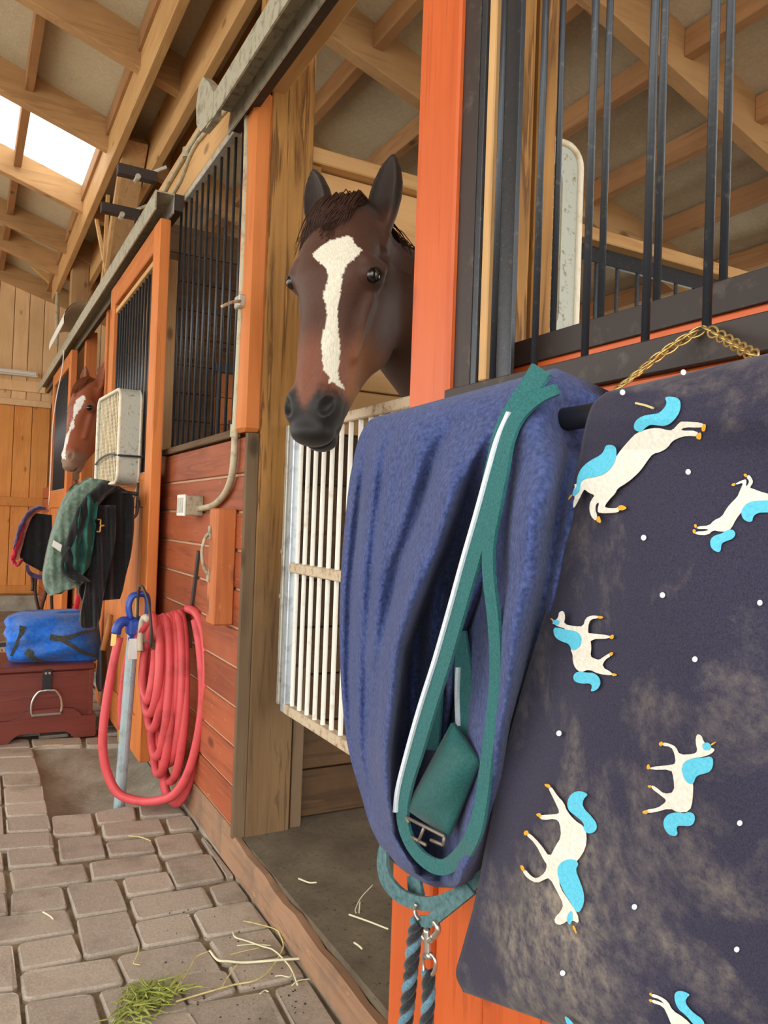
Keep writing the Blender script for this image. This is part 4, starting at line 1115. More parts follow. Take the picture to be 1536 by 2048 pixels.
# ---- manure fork leaning on the door, red handle behind the rug
mf = empty('stall_shovel', (0.66, 3.95, 0.0), 'shovel with wooden handle and black blade leaning beside the chest', 'shovel')
tube('handle', np.array([at(222, 1230, 1, 3.95), at(206, 1300, 1, 3.97)]), 0.013, M['handle_wood'], mf, 8)
patch('blade', [(200, 1290, 212, 1292), (194, 1330, 214, 1332), (192, 1365, 208, 1368), (196, 1382, 202, 1384)], 1, lambda a, b: 3.98 + 0.0004 * (a - 203) ** 2, M['plastic_black'], mf, nu=10, nv=12, thick=0.006, shrink=0.0)
rh_ = empty('red_handle', (0.55, 4.64, 0.0), 'short red handle showing below the green rug', 'tool handle')
tube('grip', np.array([at(158, 1190, 1, 4.62), at(150, 1226, 1, 4.63), (at(146, 1250, 1, 4.64)[0], 4.66, 0.0)]), 0.014, M['rug_red'], rh_, 8)
hd = empty('lamp_hood', (0.62, 6.4, 2.6), 'dusty galvanised metal hood above the far end of the track', 'lamp hood')
V = []; F = []
for i in range(9):
    a = math.radians(-10 + 120 * i / 8)
    for yy in (6.0, 7.1):
        V.append((0.60 - 0.14 * math.cos(a) + .12, yy, 2.50 + 0.15 * math.sin(a)))
for i in range(8): F.append((2 * i, 2 * i + 1, 2 * i + 3, 2 * i + 2))
V2 = [(a + .004, b, c - .004) for a, b, c in V]; n_ = len(V)
F += [tuple(n_ + q for q in f[::-1]) for f in F]
F += [(0, 2 * 0 + n_, n_ + 1, 1), (16, 17, n_ + 17, n_ + 16)]
mesh('hood_shell', V + V2, F, M['white_pl'], hd, True)
pxtube('hanging_wire', [(128, 700), (124, 740), (112, 800), (105, 860), (102, 930), (98, 1010)], 0.004, 1, 6.3, M['white_pl'], hd, 40, 5)
# upright grey conduit at the far corner
ucd = pxtube('corner_conduit', [(115, 545), (114, 620), (114, 690)], 0.018, 1, 8.6, M['conduit'], None, 8, 8)
tag(ucd, 'thin upright grey conduit in the far corner under the roof', 'conduit')
# ================================================================== NEAR BLANKETS
XB = 0.555
rk = empty('blanket_bar', (0.60, 0.55, 1.19), 'black blanket bar on the red door between the fleece and the printed sheet', 'blanket rack')
tube('bar', np.array([(0.567, 1.10, 1.2195), (0.567, -0.05, 1.2195)]), 0.0125, M['plastic_black'], rk, 14)
for yy in (1.06, -0.02):
    tube('bracket', spline([(0.567, yy, 1.2195), (0.64, yy, 1.21), (0.69, yy, 1.18)], 8), 0.009, M['plastic_black'], rk, 8)

# ---- navy fleece blanket
fA = poly_x([(745, 840), (733, 893), (715, 1040), (701, 1173), (697, 1344), (704, 1480), (728, 1610), (770, 1700)])
fB = poly_x([(800, 830), (768, 906), (742, 1151), (733, 1301), (729, 1499), (745, 1620), (780, 1700)])
fC = poly_x([(930, 800), (871, 906), (798, 1130), (755, 1344), (742, 1499), (752, 1600), (790, 1690)])
fD = poly_x([(1040, 770), (991, 829), (944, 941), (884, 1112), (836, 1237), (815, 1301), (798, 1430), (791, 1499), (790, 1600), (800, 1670), (835, 1730)])
fE = poly_x([(1085, 800), (1075, 900), (1068, 1000), (1050, 1150), (1020, 1350), (985, 1550), (950, 1690), (930, 1740)])
fG = poly_x([(1150, 860), (1120, 1000), (1095, 1150), (1065, 1300), (1030, 1450)])
bell = lambda d, w: math.exp(-(d / w) ** 2)
def fleece(px, py):
    t = (py - 740) / 1040
    base = XB - 0.015 - 0.050 * math.sin(math.pi * min(1, max(0, t)) ** 0.7)
    amp = min(1, max(0, (py - 820) / 160))
    d = 0.0
    d += amp * (0.020 * bell(px - fA(py), 9) + 0.018 * bell(px - fB(py), 11) + 0.024 * bell(px - fC(py), 15))
    d += amp * 0.004 * math.sin(px * 0.09 + py * 0.006)
    s = px - fD(py)
    op = min(1, max(0, (py - 860) / 330)) * min(1, max(0, (1762 - py) / 60))
    d += -0.042 * op * bell(s + 30, 30)                              # big rolled fold
    step = 1 / (1 + math.exp(-max(-40, min(40, s / 3.5))))
    wE = fE(py)
    gap = max(18.0, wE - fD(py))
    d += op * step * 0.125 * math.exp(-(max(0, s) / (0.62 * gap)) ** 3)   # recess inside the fold
    d += -0.034 * amp * bell(px - wE, 34)
    d += amp * 0.03 * bell(px - fG(py), 14)
    d += 0.0025 * math.sin(px * 0.05 - py * 0.021) + 0.002 * math.sin(px * 0.031 + py * 0.034)
    if py > 1690:                                                     # notch at the bottom hem
        d += 0.02 * bell(px - 884, 12)
    return base + d
FL = [(752, 834, 1112, 736), (738, 842, 1126, 748), (722, 866, 1135, 780), (711, 898, 1123, 832), (705, 930, 1126, 872), (699, 962, 1152, 925), (690, 1040, 1166, 1020), (683, 1125, 1150, 1120),
      (679, 1225, 1122, 1220), (680, 1325, 1095, 1320), (686, 1420, 1062, 1420), (698, 1505, 1034, 1510), (722, 1590, 1008, 1600), (742, 1655, 990, 1668), (772, 1708, 975, 1715), (808, 1742, 950, 1748), (845, 1764, 925, 1768), (868, 1774, 905, 1776)]
fl = empty('fleece_blanket', (XB, 0.85, 0.6), 'navy blue fleece blanket with green edging draped over the bar', 'blanket')
patch('fleece_cloth', FL, 0, fleece, M['fleece'], fl, nu=190, nv=190, thick=0.085, shrink=0.04, edge=0.05, cap=0.672)
LS = [(1081, 738), (1063, 766), (1030, 812), (1004, 862), (988, 930), (968, 1020), (942, 1115), (915, 1210), (884, 1315), (854, 1410), (828, 1500), (809, 1570), (803, 1625), (813, 1675), (842, 1716), (880, 1735), (914, 1718), (944, 1672), (961, 1605), (972, 1520), (984, 1425), (990, 1335), (986, 1245), (976, 1155), (976, 1085), (990, 1010), (1002, 940), (1012, 880), (1034, 832), (1072, 796), (1112, 778)]
LW = [42, 40, 34, 32, 34, 34, 34, 34, 36, 36, 34, 28, 22, 20, 24, 32, 34, 30, 24, 22, 22, 22, 22, 22, 22, 22, 24, 26, 26, 26, 22]
def fsm(px, py):
    t = (py - 740) / 1040
    base = XB - 0.015 - 0.050 * math.sin(math.pi * min(1, max(0, t)) ** 0.7)
    return min(base - 0.010 * min(1, max(0, (py - 800) / 100)), fleece(px, py) - 0.001)
ribbon('green_binding', LS, LW, 0, fsm, 0.006, M['strap_green'], fl, n=170, thick=0.004)
pl = [(1014, 824), (990, 880), (970, 950), (948, 1030), (922, 1120), (896, 1215), (866, 1320), (836, 1415), (812, 1500), (793, 1575), (787, 1625)]
ribbon('white_piping', [(x + 1, y) for x, y in pl], 6, 0, lambda a, b: fsm(a + 14, b), 0.009, M['white_pipe'], fl, n=70, thick=0.006)
ribbon('inner_strap', [(922, 1262), (925, 1340), (928, 1420), (932, 1490)], [16, 34, 38, 40], 0, lambda a, b: 0.535, 0, M['strap_green'], fl)
ribbon('white_piping', [(914, 1335), (912, 1390), (914, 1452)], 6, 0, lambda a, b: 0.532, 0, M['white_pipe'], fl)
ribbon('inner_strap', [(882, 1330), (872, 1400), (866, 1460), (862, 1500)], [10, 22, 26, 26], 0, lambda a, b: 0.54, 0, M['strap_green'], fl)
def quad(name, q, val, mat, parent, thick=0.006, n=8, bulge=0.0):
    V = []; F = []
    for i in range(n + 1):
        for j in range(n + 1):
            u, v = i / n, j / n
            p = (np.array(q[0]) * (1 - u) + np.array(q[1]) * u) * (1 - v) + (np.array(q[3]) * (1 - u) + np.array(q[2]) * u) * v
            V.append(at(p[0], p[1], 0, val - bulge * math.sin(math.pi * u) * math.sin(math.pi * v) + 0.003 * math.sin(6 * u + 4 * v)))
    m_ = len(V); V += [p + np.array([thick, 0, 0]) for p in V]
    for i in range(n):
        for j in range(n):
            a = i * (n + 1) + j
            F += [(a, a + 1, a + n + 2, a + n + 1), (m_ + a, m_ + a + n + 1, m_ + a + n + 2, m_ + a + 1)]
    for i in range(n):
        a = i * (n + 1); F.append((a, a + n + 1, m_ + a + n + 1, m_ + a)); a += n; F.append((a, m_ + a, m_ + a + n + 1, a + n + 1))
        F.append((i, m_ + i, m_ + i + 1, i + 1)); a = n * (n + 1) + i; F.append((a, a + 1, m_ + a + 1, m_ + a))
    bm = bmesh.new(); vv = [bm.verts.new(v) for v in V]
    for f in F: bm.faces.new([vv[i] for i in f])
    return bm_obj(name, bm, mat, parent, True)
quad('strap_flap', [(902, 1446), (957, 1526), (893, 1674), (810, 1618)], 0.512, M['flap_green'], fl, bulge=0.012)
M['pewter'] = plain('pewter_buckle', S(128, 118, 108), 0.45, 0.5)
def frame3(name, pts, val, r, mat, parent, n=40):
    return pxtube(name, pts, r, 0, val, mat, parent, n, 8)
bkl = empty  # (kept simple: the buckle is one cast piece)
bm_v, bm_f = merge([tube_vf(np.array([at(x, y, 0, 0.506) for x, y in seg_]), 0.0022, 6) for seg_ in (
    [(812, 1634), (889, 1673)], [(889, 1673), (887, 1690)], [(887, 1690), (862, 1680)], [(848, 1655), (838, 1682)], [(838, 1682), (852, 1690)], [(838, 1682), (824, 1674)], [(812, 1634), (818, 1646)])])
mesh('buckle', bm_v, bm_f, M['pewter'], fl, True)
pxtube('surcingle_ring', [(972, 1042), (977, 1046), (977, 1056), (972, 1060)], 0.002, 0, 0.50, M['brass'], fl, 12, 6)

# ---- printed sheet
SH = [(1212, 784, 1900, 620), (1186, 808, 1902, 650), (1172, 845, 1905, 715), (1160, 905, 1906, 815), (1148, 970, 1906, 930), (1128, 1085, 1906, 1110), (1082, 1250, 1904, 1310), (1030, 1425, 1902, 1520), (988, 1600, 1900, 1740), (952, 1790, 1900, 1970), (926, 1890, 1900, 2120), (912, 1946, 1900, 2260), (926, 1984, 1900, 2330)]
def sheetd(px, py):
    t = (py - 700) / 1300
    b = XB - 0.012 - 0.055 * math.sin(math.pi * 0.5 * min(1, max(0, t * 1.6))) + 0.02 * max(0, t - 0.55)
    b -= 0.014 * max(0.0, min(1.0, (900 - py) / 60))
    b += 0.007 * math.sin(px * 0.0065 + py * 0.0017) + 0.004 * math.sin(px * 0.012 - py * 0.005 + 1)
    b += 0.012 * bell(px - (1120 - (py - 1250) * 0.27), 60) * min(1, max(0, (py - 1100) / 300))
    return b
us = empty('printed_sheet', (XB, 0.45, 0.35), 'dusty dark navy stable sheet printed with white unicorns', 'blanket')
sheet_rows = SH
patch('sheet_cloth', SH, 0, sheetd, M['sheet'], us, nu=110, nv=110, thick=0.06, shrink=0.03, edge=0.018)
ca = lambda P: [(1080 + x / 3.368, 640 + y / 3.368) for x, y in P]
cb = lambda P: [(900 + x / 2.16, 1100 + y / 2.16) for x, y in P]
def smooth_poly(P, it=2):
    P = np.array(P, float)
    for _ in range(it):
        Q = np.roll(P, -1, 0); P = np.stack([0.75 * P + 0.25 * Q, 0.25 * P + 0.75 * Q], 1).reshape(-1, 2)
    return P
def inpoly(P, pts):
    x, y = pts[:, 0], pts[:, 1]; r = np.zeros(len(pts), bool); n = len(P)
    for i in range(n):
        x0, y0 = P[i]; x1, y1 = P[(i + 1) % n]
        c = ((y0 > y) != (y1 > y))
        with np.errstate(divide='ignore', invalid='ignore'):
            r ^= c & (x < (x1 - x0) * (y - y0) / (y1 - y0 + 1e-12) + x0)
    return r
def printed(name, poly, mat, parent, off, it=1):
    P = smooth_poly(poly, it)
    lo, hi = P.min(0), P.max(0)
    st_ = max(9.0, (hi - lo).max() / 14)
    gx, gy = np.meshgrid(np.arange(lo[0], hi[0], st_), np.arange(lo[1], hi[1], st_))
    G = np.c_[gx.ravel(), gy.ravel()]
    G = G[inpoly(P, G)] if len(G) else G
    n = len(P)
    pts = [Vector(p) for p in P] + [Vector(g) for g in G]
    ev, ee, ef, *_ = delaunay_2d_cdt(pts, [(i, (i + 1) % n) for i in range(n)], [list(range(n))], 1, 1e-4)
    V = [at(v.x, v.y, 0, sheetd(v.x, v.y) - off) for v in ev]
    F = [f if True else f for f in ef]
    m_ = len(V)
    W = V + [v + np.array([0.0004, 0, 0]) for v in V]
    bm = bmesh.new(); vv = [bm.verts.new(v) for v in W]
    from collections import Counter
    ec = Counter()
    for f in F:
        try: bm.faces.new([vv[i] for i in f]); bm.faces.new([vv[m_ + i] for i in f[::-1]])
        except ValueError: pass
        for a, b in zip(f, list(f[1:]) + [f[0]]): ec[tuple(sorted((a, b)))] += 1
    for (a, b), c_ in ec.items():
        if c_ == 1:
            try: bm.faces.new([vv[a], vv[b], vv[m_ + b], vv[m_ + a]])
            except ValueError: pass
    return bm_obj(name, bm, mat, parent, False)
UN = []
UN.append((ca, [(245,1105),(270,1090),(320,1062),(400,1045),(470,1000),(520,905),(600,810),(650,760),(720,735),(790,725),(850,740),(890,745),(940,690),(955,683),(1095,690),(1100,722),(1060,725),(975,722),(940,745),(1060,745),(1065,785),(985,780),(930,795),(885,820),(860,860),(810,890),(760,900),(720,950),(680,1010),(630,1060),(580,1100),(520,1135),(505,1170),(470,1205),(435,1250),(440,1265),(510,1270),(530,1255),(535,1290),(500,1300),(400,1302),(385,1285),(400,1225),(375,1240),(370,1280),(385,1320),(375,1355),(345,1325),(332,1280),(335,1235),(350,1205),(370,1180),(330,1165),(300,1140),(290,1150),(265,1200),(240,1250),(222,1270),(225,1225),(235,1190),(226,1140),(235,1130),(230,1105)],
  [('mane', [(245,1110),(250,1060),(275,1000),(330,950),(400,915),(430,885),(440,845),(475,838),(510,855),(515,900),(505,950),(475,1000),(430,1040),(370,1058),(300,1068),(270,1095),(270,1150),(240,1180),(218,1190),(222,1145),(245,1130)]),
   ('tail', [(630,720),(640,680),(690,645),(750,635),(800,630),(840,590),(855,555),(838,520),(880,515),(930,525),(948,560),(940,620),(900,680),(850,715),(790,710),(740,705),(710,725),(680,755),(640,745)])],
  [[(1095,700),(1118,702),(1110,752),(1085,748)],[(1055,765),(1085,755),(1085,808),(1050,800)],[(530,1250),(550,1245),(588,1265),(555,1285),(520,1275)],[(385,1325),(400,1320),(413,1372),(375,1355)],[(188,1217),(195,1190),(220,1170),(215,1185)]]))
UN.append((ca, [(1610,1190),(1535,1170),(1480,1155),(1430,1135),(1410,1130),(1435,1095),(1425,1065),(1405,1040),(1390,1060),(1410,1085),(1400,1110),(1385,1125),(1390,1080),(1380,1072),(1320,1098),(1320,1110),(1370,1095),(1355,1130),(1340,1165),(1330,1190),(1280,1240),(1250,1280),(1225,1325),(1170,1350),(1140,1385),(1060,1390),(1055,1408),(1140,1408),(1120,1422),(1045,1425),(1045,1445),(1130,1450),(1165,1415),(1210,1425),(1260,1425),(1290,1400),(1320,1340),(1360,1290),(1420,1240),(1610,1240)],
  [('mane', [(1620,1215),(1500,1215),(1420,1220),(1375,1250),(1352,1290),(1365,1340),(1400,1360),(1430,1358),(1430,1330),(1460,1300),(1520,1295),(1620,1300)]),
   ('tail', [(1295,1410),(1318,1435),(1300,1475),(1250,1490),(1220,1505),(1215,1565),(1180,1560),(1148,1530),(1145,1480),(1175,1450),(1220,1440),(1260,1415)])],
  [[(1368,1040),(1385,1033),(1398,1050),(1385,1062)],[(1286,1115),(1300,1098),(1318,1100),(1310,1120)],[(1036,1378),(1052,1374),(1056,1396),(1042,1402)],[(1026,1412),(1044,1408),(1050,1436),(1032,1440)]]))
UN.append((cb, [(470,268),(490,262),(497,290),(490,320),(540,330),(575,330),(585,295),(610,282),(645,285),(640,295),(612,298),(598,315),(595,355),(600,360),(690,368),(690,383),(605,385),(610,420),(605,460),(625,470),(645,475),(665,460),(690,445),(695,458),(668,475),(655,505),(700,530),(700,543),(640,535),(600,515),(565,530),(540,510),(530,480),(530,450),(520,430),(530,380),(500,340),(465,330),(450,320),(440,318),(455,305),(468,290)],
  [('mane', [(445,335),(470,335),(500,345),(545,350),(568,375),(565,410),(545,430),(525,435),(515,405),(480,395),(450,375)]), ('forelock', [(440,305),(460,300),(475,310),(465,325),(448,322)]),
   ('tail', [(560,525),(590,530),(620,530),(645,550),(650,580),(635,605),(605,613),(615,590),(605,575),(570,578),(540,570),(530,550),(540,530)])],
  [[(640,283),(663,288),(655,298),(638,295)],[(692,368),(707,365),(705,385),(688,383)],[(685,445),(705,440),(700,457),(690,457)],[(702,530),(725,540),(705,546),(698,540)],[(430,293),(447,300),(445,308)]]))
UN.append((cb, [(1065,795),(1085,800),(1095,830),(1120,850),(1145,862),(1130,880),(1090,895),(1040,900),(1020,950),(1050,1000),(1048,1080),(1035,1130),(985,1135),(950,1115),(880,1135),(845,1135),(845,1122),(895,1115),(925,1095),(935,1080),(910,1060),(870,1030),(870,1015),(890,1025),(925,1055),(970,1045),(965,980),(955,948),(870,950),(860,938),(960,928),(975,920),(970,880),(955,850),(915,845),(920,830),(950,838),(975,850),(990,885),(1050,882),(1070,870),(1060,830)],
  [('mane', [(1000,960),(1005,920),(1040,900),(1090,898),(1130,890),(1138,920),(1125,960),(1080,970),(1060,980),(1050,1015),(1020,1005)]), ('forelock', [(1090,835),(1115,830),(1130,850),(1115,868),(1090,860)]),
   ('tail', [(1030,1130),(1055,1140),(1058,1170),(1040,1195),(1000,1190),(975,1195),(985,1235),(950,1235),(925,1205),(920,1170),(940,1140),(985,1132),(1010,1140)])],
  [[(900,835),(915,825),(920,840),(908,850)],[(848,935),(858,922),(866,945),(852,950)],[(850,1018),(870,1015),(865,1032)],[(828,1130),(850,1122),(855,1138),(838,1142)],[(1125,838),(1153,825),(1130,847)]]))
UN.append((cb, [(420,1020),(435,1020),(465,1065),(490,1090),(505,1130),(540,1170),(580,1195),(590,1235),(585,1290),(550,1345),(500,1380),(470,1410),(475,1460),(510,1510),(550,1570),(557,1615),(530,1600),(510,1600),(480,1620),(455,1615),(450,1590),(480,1560),(490,1530),(465,1480),(430,1415),(405,1425),(375,1440),(335,1420),(310,1385),(325,1380),(350,1410),(375,1420),(410,1395),(420,1360),(405,1340),(370,1270),(325,1228),(340,1220),(390,1270),(430,1330),(455,1280),(480,1240),(475,1180),(455,1160),(400,1168),(380,1150),(395,1145),(455,1142),(475,1135),(455,1090)],
  [('mane', [(460,1390),(475,1350),(510,1335),(545,1340),(555,1360),(540,1380),(560,1430),(580,1490),(575,1540),(550,1575),(520,1520),(485,1470)]), ('forelock', [(500,1590),(525,1550),(530,1600),(515,1625)]),
   ('tail', [(505,1090),(520,1055),(555,1038),(600,1055),(575,1075),(570,1110),(610,1150),(635,1185),(630,1215),(600,1228),(575,1210),(580,1180),(545,1150),(510,1125)])],
  [[(405,1010),(430,1012),(435,1030),(415,1025)],[(370,1140),(390,1135),(395,1155),(378,1152)],[(318,1215),(335,1210),(340,1230),(320,1235)],[(302,1360),(318,1365),(322,1390),(308,1385)],[(525,1625),(537,1622),(550,1668)]]))
UN.append((cb, [(870,1915),(910,1930),(940,1950),(960,1990),(1010,2020),(1050,2060),(1060,2140),(1000,2140),(960,2060),(940,2010),(920,1970),(870,1955),(870,1940),(915,1955),(930,1965),(905,1940),(868,1930)],
  [('tail', [(965,1920),(990,1900),(1040,1920),(1020,1935),(1015,1960),(1050,2000),(1095,2030),(1100,2070),(1060,2060),(1020,2010),(980,1980)])],
  [[(858,1915),(872,1912),(868,1930)],[(856,1942),(872,1940),(868,1958)]]))
for cf, body, blues, golds in UN:
    o = printed('unicorn_print', cf(body), M['p_white'], us, 0.0013, 1)
    for nm, P in blues: printed(nm, cf(P), M['p_blue'], o, 0.0019, 2)
    for P in golds: printed('hoof_or_horn', cf(P), M['p_gold'], o, 0.0018, 1)
o = printed('tail_print', cb([(492,2010),(520,2030),(540,2060),(560,2100),(530,2100),(505,2050)]), M['p_blue'], us, 0.0022, 1)
for x, y in cb([(917,195),(1338,228),(1057,472),(470,792),(1251,1180),(796,1542),(1238,1726),(486,1828)]) + ca([(555,487),(965,352),(997,1023),(697,1466)]):
    printed('dot_print', [(x + 5.2 * math.cos(a), y + 5.8 * math.sin(a)) for a in np.linspace(0, 2 * math.pi, 13)[:-1]], M['white_pipe'], us, 0.0013, 0)
ribbon('straw_stem', [(1270, 806), (1288, 810), (1305, 816)], 4, 0, lambda a, b: sheetd(a, b), 0.003, M['straw'], us, thick=0.002)

# ---- brass chain over the bars
chn = empty('brass_chain', tuple(at(1413, 660, 0, 0.675)), 'brass chain looped over a black bar above the printed sheet', 'chain')
lk = []
for k in range(14):
    a = 2 * math.pi * k / 14
    lk.append((0.0098 * math.cos(a), 0.0056 * math.sin(a), 0.0))
lv, lf = tube_vf(np.array(lk), 0.0012, 6, True)
lme = bpy.data.meshes.new('chain_link'); lme.from_pydata([tuple(v) for v in lv], [], [tuple(f) for f in lf]); lme.materials.append(M['gold'])
lme.polygons.foreach_set('use_smooth', [True] * len(lme.polygons))
def chain_run(pts, n):
    P = spline(pts, 200); L = np.r_[0, np.cumsum(np.linalg.norm(np.diff(P, axis=0), axis=1))]
    for k in range(n):
        s_ = L[-1] * (k + 0.5) / n
        p = np.array([np.interp(s_, L, P[:, i]) for i in range(3)]); q = np.array([np.interp(min(L[-1], s_ + .002), L, P[:, i]) for i in range(3)])
        d = Vector(q - p).normalized()
        o = bpy.data.objects.new('link', lme); col.objects.link(o); o.parent = chn
        o.location = Vector(p) - wloc(chn)
        z = Vector((1, 0, 0)) if k % 2 else Vector((0.25, 0, 1))
        z = (z - d * z.dot(d)).normalized()
        o.rotation_euler = Matrix((d, z.cross(d), z)).transposed().to_euler()
cp = lambda x, y, v: at(x, y, 0, v)
chain_run([cp(1238, 774, 0.60), cp(1268, 752, 0.62), cp(1310, 718, 0.645), cp(1360, 684, 0.665), cp(1402, 660, 0.68)], 14)
chain_run([cp(1412, 657, 0.676), cp(1440, 672, 0.665), cp(1478, 694, 0.64), cp(1512, 713, 0.61)], 14)
# ---- halter, snap and lead ropes under the fleece
XH = 0.585
ht = empty('leather_halter', tuple(at(860, 1800, 0, XH)), 'worn teal halter looped below the fleece blanket', 'halter')
xd = lambda a, b: XH + 0.012 * math.sin((a - 760) * 0.02)
ribbon('noseband', [(774, 1672), (765, 1700), (764, 1735), (776, 1768), (806, 1796), (850, 1808), (890, 1800), (930, 1778), (968, 1748), (985, 1730)], [14, 17, 20, 24, 27, 28, 28, 26, 24, 22], 0, xd, 0.012, M['teal'], ht, thick=0.005)
ribbon('cheek_strap', [(826, 1752), (828, 1775), (832, 1795)], [24, 26, 26], 0, xd, -0.006, M['teal'], ht, thick=0.005)
ribbon('chin_strap', [(940, 1778), (905, 1806), (880, 1826), (858, 1842), (836, 1842)], [26, 26, 26, 26, 20], 0, xd, 0.016, M['teal'], ht, thick=0.005)
pxtube('ring', [(833, 1808), (829, 1818), (832, 1830), (838, 1840)], 0.0028, 0, XH - 0.006, M['steel'], ht, 14, 8)
sn = empty('snap_hook', tuple(at(856, 1900, 0, XH)), 'silver snap hook on the end of the halter strap', 'snap hook')
pxtube('hook', [(866, 1876), (874, 1866), (876, 1856), (872, 1847), (868, 1846)], [0.0050, 0.0050, 0.0045, 0.004, 0.003] and 0.0042, 0, XH - 0.008, M['steel'], sn, 20, 8)
pxtube('barrel', [(854, 1858), (855, 1880), (856, 1910)], 0.0052, 0, XH - 0.008, M['steel'], sn, 8, 10)
pxtube('jaw', [(846, 1872), (852, 1880), (862, 1880), (868, 1872)], 0.0042, 0, XH - 0.008, M['steel'], sn, 12, 8)
pxtube('swivel', [(851, 1912), (862, 1912)], 0.005, 0, XH - 0.008, M['steel'], sn, 4, 8)
pxtube('eye_loop', [(848, 1945), (846, 1925), (848, 1912), (858, 1909), (868, 1914), (871, 1926), (869, 1942), (864, 1950)], 0.0028, 0, XH - 0.008, M['steel'], sn, 30, 8)
def lead(name, label, pts, r, n=150):
    e = empty(name, tuple(at(pts[-1][0], pts[-1][1], 0, XH)), label, 'rope', 'lead ropes')
    P = spline([at(x, y, 0, XH - 0.004) for x, y in pts], n)
    T = np.gradient(P, axis=0); T /= np.linalg.norm(T, axis=1)[:, None]
    L = np.r_[0, np.cumsum(np.linalg.norm(np.diff(P, axis=0), axis=1))]
    N = np.cross(T, [1.0, 0, 0]); N /= np.linalg.norm(N, axis=1)[:, None]; B = np.cross(T, N)
    for s_, mt in enumerate(('rope_dark', 'rope_blue', 'rope_dark')):
        a = 2 * math.pi * (L / 0.052 + s_ / 3)
        Q = P + (np.cos(a)[:, None] * N + np.sin(a)[:, None] * B) * r * 0.55
        tube('strand', Q, r * 0.62, M[mt], e, 8)
lead('lead_rope', 'twisted black and blue lead rope hanging left of the snap hook', [(835, 1842), (828, 1880), (822, 1940), (816, 2000), (811, 2048), (806, 2110)], 0.0095)
lead('lead_rope', 'frayed dark lead rope hanging from the silver snap hook', [(856, 1942), (857, 1975), (856, 2010), (852, 2048), (848, 2110)], 0.0085)
# ================================================================== HORSES
def surfnet(f, lo, hi, h):
    lo, hi = np.array(lo, float), np.array(hi, float)
    n = np.ceil((hi - lo) / h).astype(int) + 1
    ax = [lo[i] + h * np.arange(n[i]) for i in range(3)]
    X, Y, Z = np.meshgrid(*[a.astype(np.float32) for a in ax], indexing='ij')
    v = f(X, Y, Z).astype(np.float32)
    s = v < 0
    c = tuple(k - 1 for k in n)
    cnt = np.zeros(c, np.int8)
    for i in (0, 1):
        for j in (0, 1):
            for k in (0, 1):
                cnt += s[i:i + c[0], j:j + c[1], k:k + c[2]]
    act = (cnt > 0) & (cnt < 8)
    I = np.argwhere(act)
    idx = -np.ones(c, np.int64); idx[act] = np.arange(len(I))
    acc = np.zeros((len(I), 3)); w = np.zeros(len(I))
    cor = [(i, j, k) for i in (0, 1) for j in (0, 1) for k in (0, 1)]
    for a in cor:
        for d in range(3):
            if a[d] == 0:
                b = list(a); b[d] = 1
                va = v[I[:, 0] + a[0], I[:, 1] + a[1], I[:, 2] + a[2]]; vb = v[I[:, 0] + b[0], I[:, 1] + b[1], I[:, 2] + b[2]]
                mk = (va < 0) != (vb < 0)
                t = np.where(mk, va / (va - vb + 1e-20), 0)
                p = np.tile(np.array(a, float), (len(I), 1)); p[:, d] = t
                acc[mk] += p[mk]; w[mk] += 1
    V = lo + (I + acc / w[:, None]) * h
    F = []
    for d in range(3):
        e, g = [(1, 2), (2, 0), (0, 1)][d]
        sl0 = [slice(None)] * 3; sl1 = [slice(None)] * 3
        sl0[d] = slice(0, -1); sl1[d] = slice(1, None)
        ch_ = s[tuple(sl0)] != s[tuple(sl1)]
        Q = np.argwhere(ch_)
        Q = Q[(Q[:, e] > 0) & (Q[:, g] > 0) & (Q[:, e] < n[e] - 1) & (Q[:, g] < n[g] - 1)]
        fl_ = s[Q[:, 0], Q[:, 1], Q[:, 2]]
        def cell(de, dg):
            R_ = Q.copy(); R_[:, e] -= de; R_[:, g] -= dg; return idx[R_[:, 0], R_[:, 1], R_[:, 2]]
        q = np.stack([cell(1, 1), cell(0, 1), cell(0, 0), cell(1, 0)], 1)
        q[~fl_] = q[~fl_][:, ::-1]
        F.append(q)
    return V, np.vstack(F)

def smin(a, b, k):
    h = np.clip(0.5 + 0.5 * (b - a) / k, 0, 1)
    return b + (a - b) * h - k * h * (1 - h)
def smax(a, b, k): return -smin(-a, -b, k)
def ell(X, Y, Z, c, r, rot=None):
    x, y, z = X - c[0], Y - c[1], Z - c[2]
    if rot is not None:
        Rm = np.array(rot.transposed() if hasattr(rot, 'transposed') else rot)
        x, y, z = (Rm[0][0] * x + Rm[0][1] * y + Rm[0][2] * z, Rm[1][0] * x + Rm[1][1] * y + Rm[1][2] * z, Rm[2][0] * x + Rm[2][1] * y + Rm[2][2] * z)
    k0 = np.sqrt((x / r[0]) ** 2 + (y / r[1]) ** 2 + (z / r[2]) ** 2)
    k1 = np.sqrt((x / r[0] ** 2) ** 2 + (y / r[1] ** 2) ** 2 + (z / r[2] ** 2) ** 2)
    return k0 * (k0 - 1) / (k1 + 1e-9)
def cone(X, Y, Z, a, b, ra, rb, sx=1.0):
    """capsule with a changing radius; sx squeezes it sideways (local x)"""
    a = np.array(a, float); b = np.array(b, float)
    ba = b - a; L2 = (ba[0] / sx) ** 2 + ba[1] ** 2 + ba[2] ** 2
    x, y, z = (X - a[0]) / sx, Y - a[1], Z - a[2]
    t = np.clip((x * ba[0] / sx + y * ba[1] + z * ba[2]) / L2, 0, 1)
    d = np.sqrt((x - t * ba[0] / sx) ** 2 + (y - t * ba[1]) ** 2 + (z - t * ba[2]) ** 2)
    return (d - (ra + (rb - ra) * t)) * min(1.0, sx)
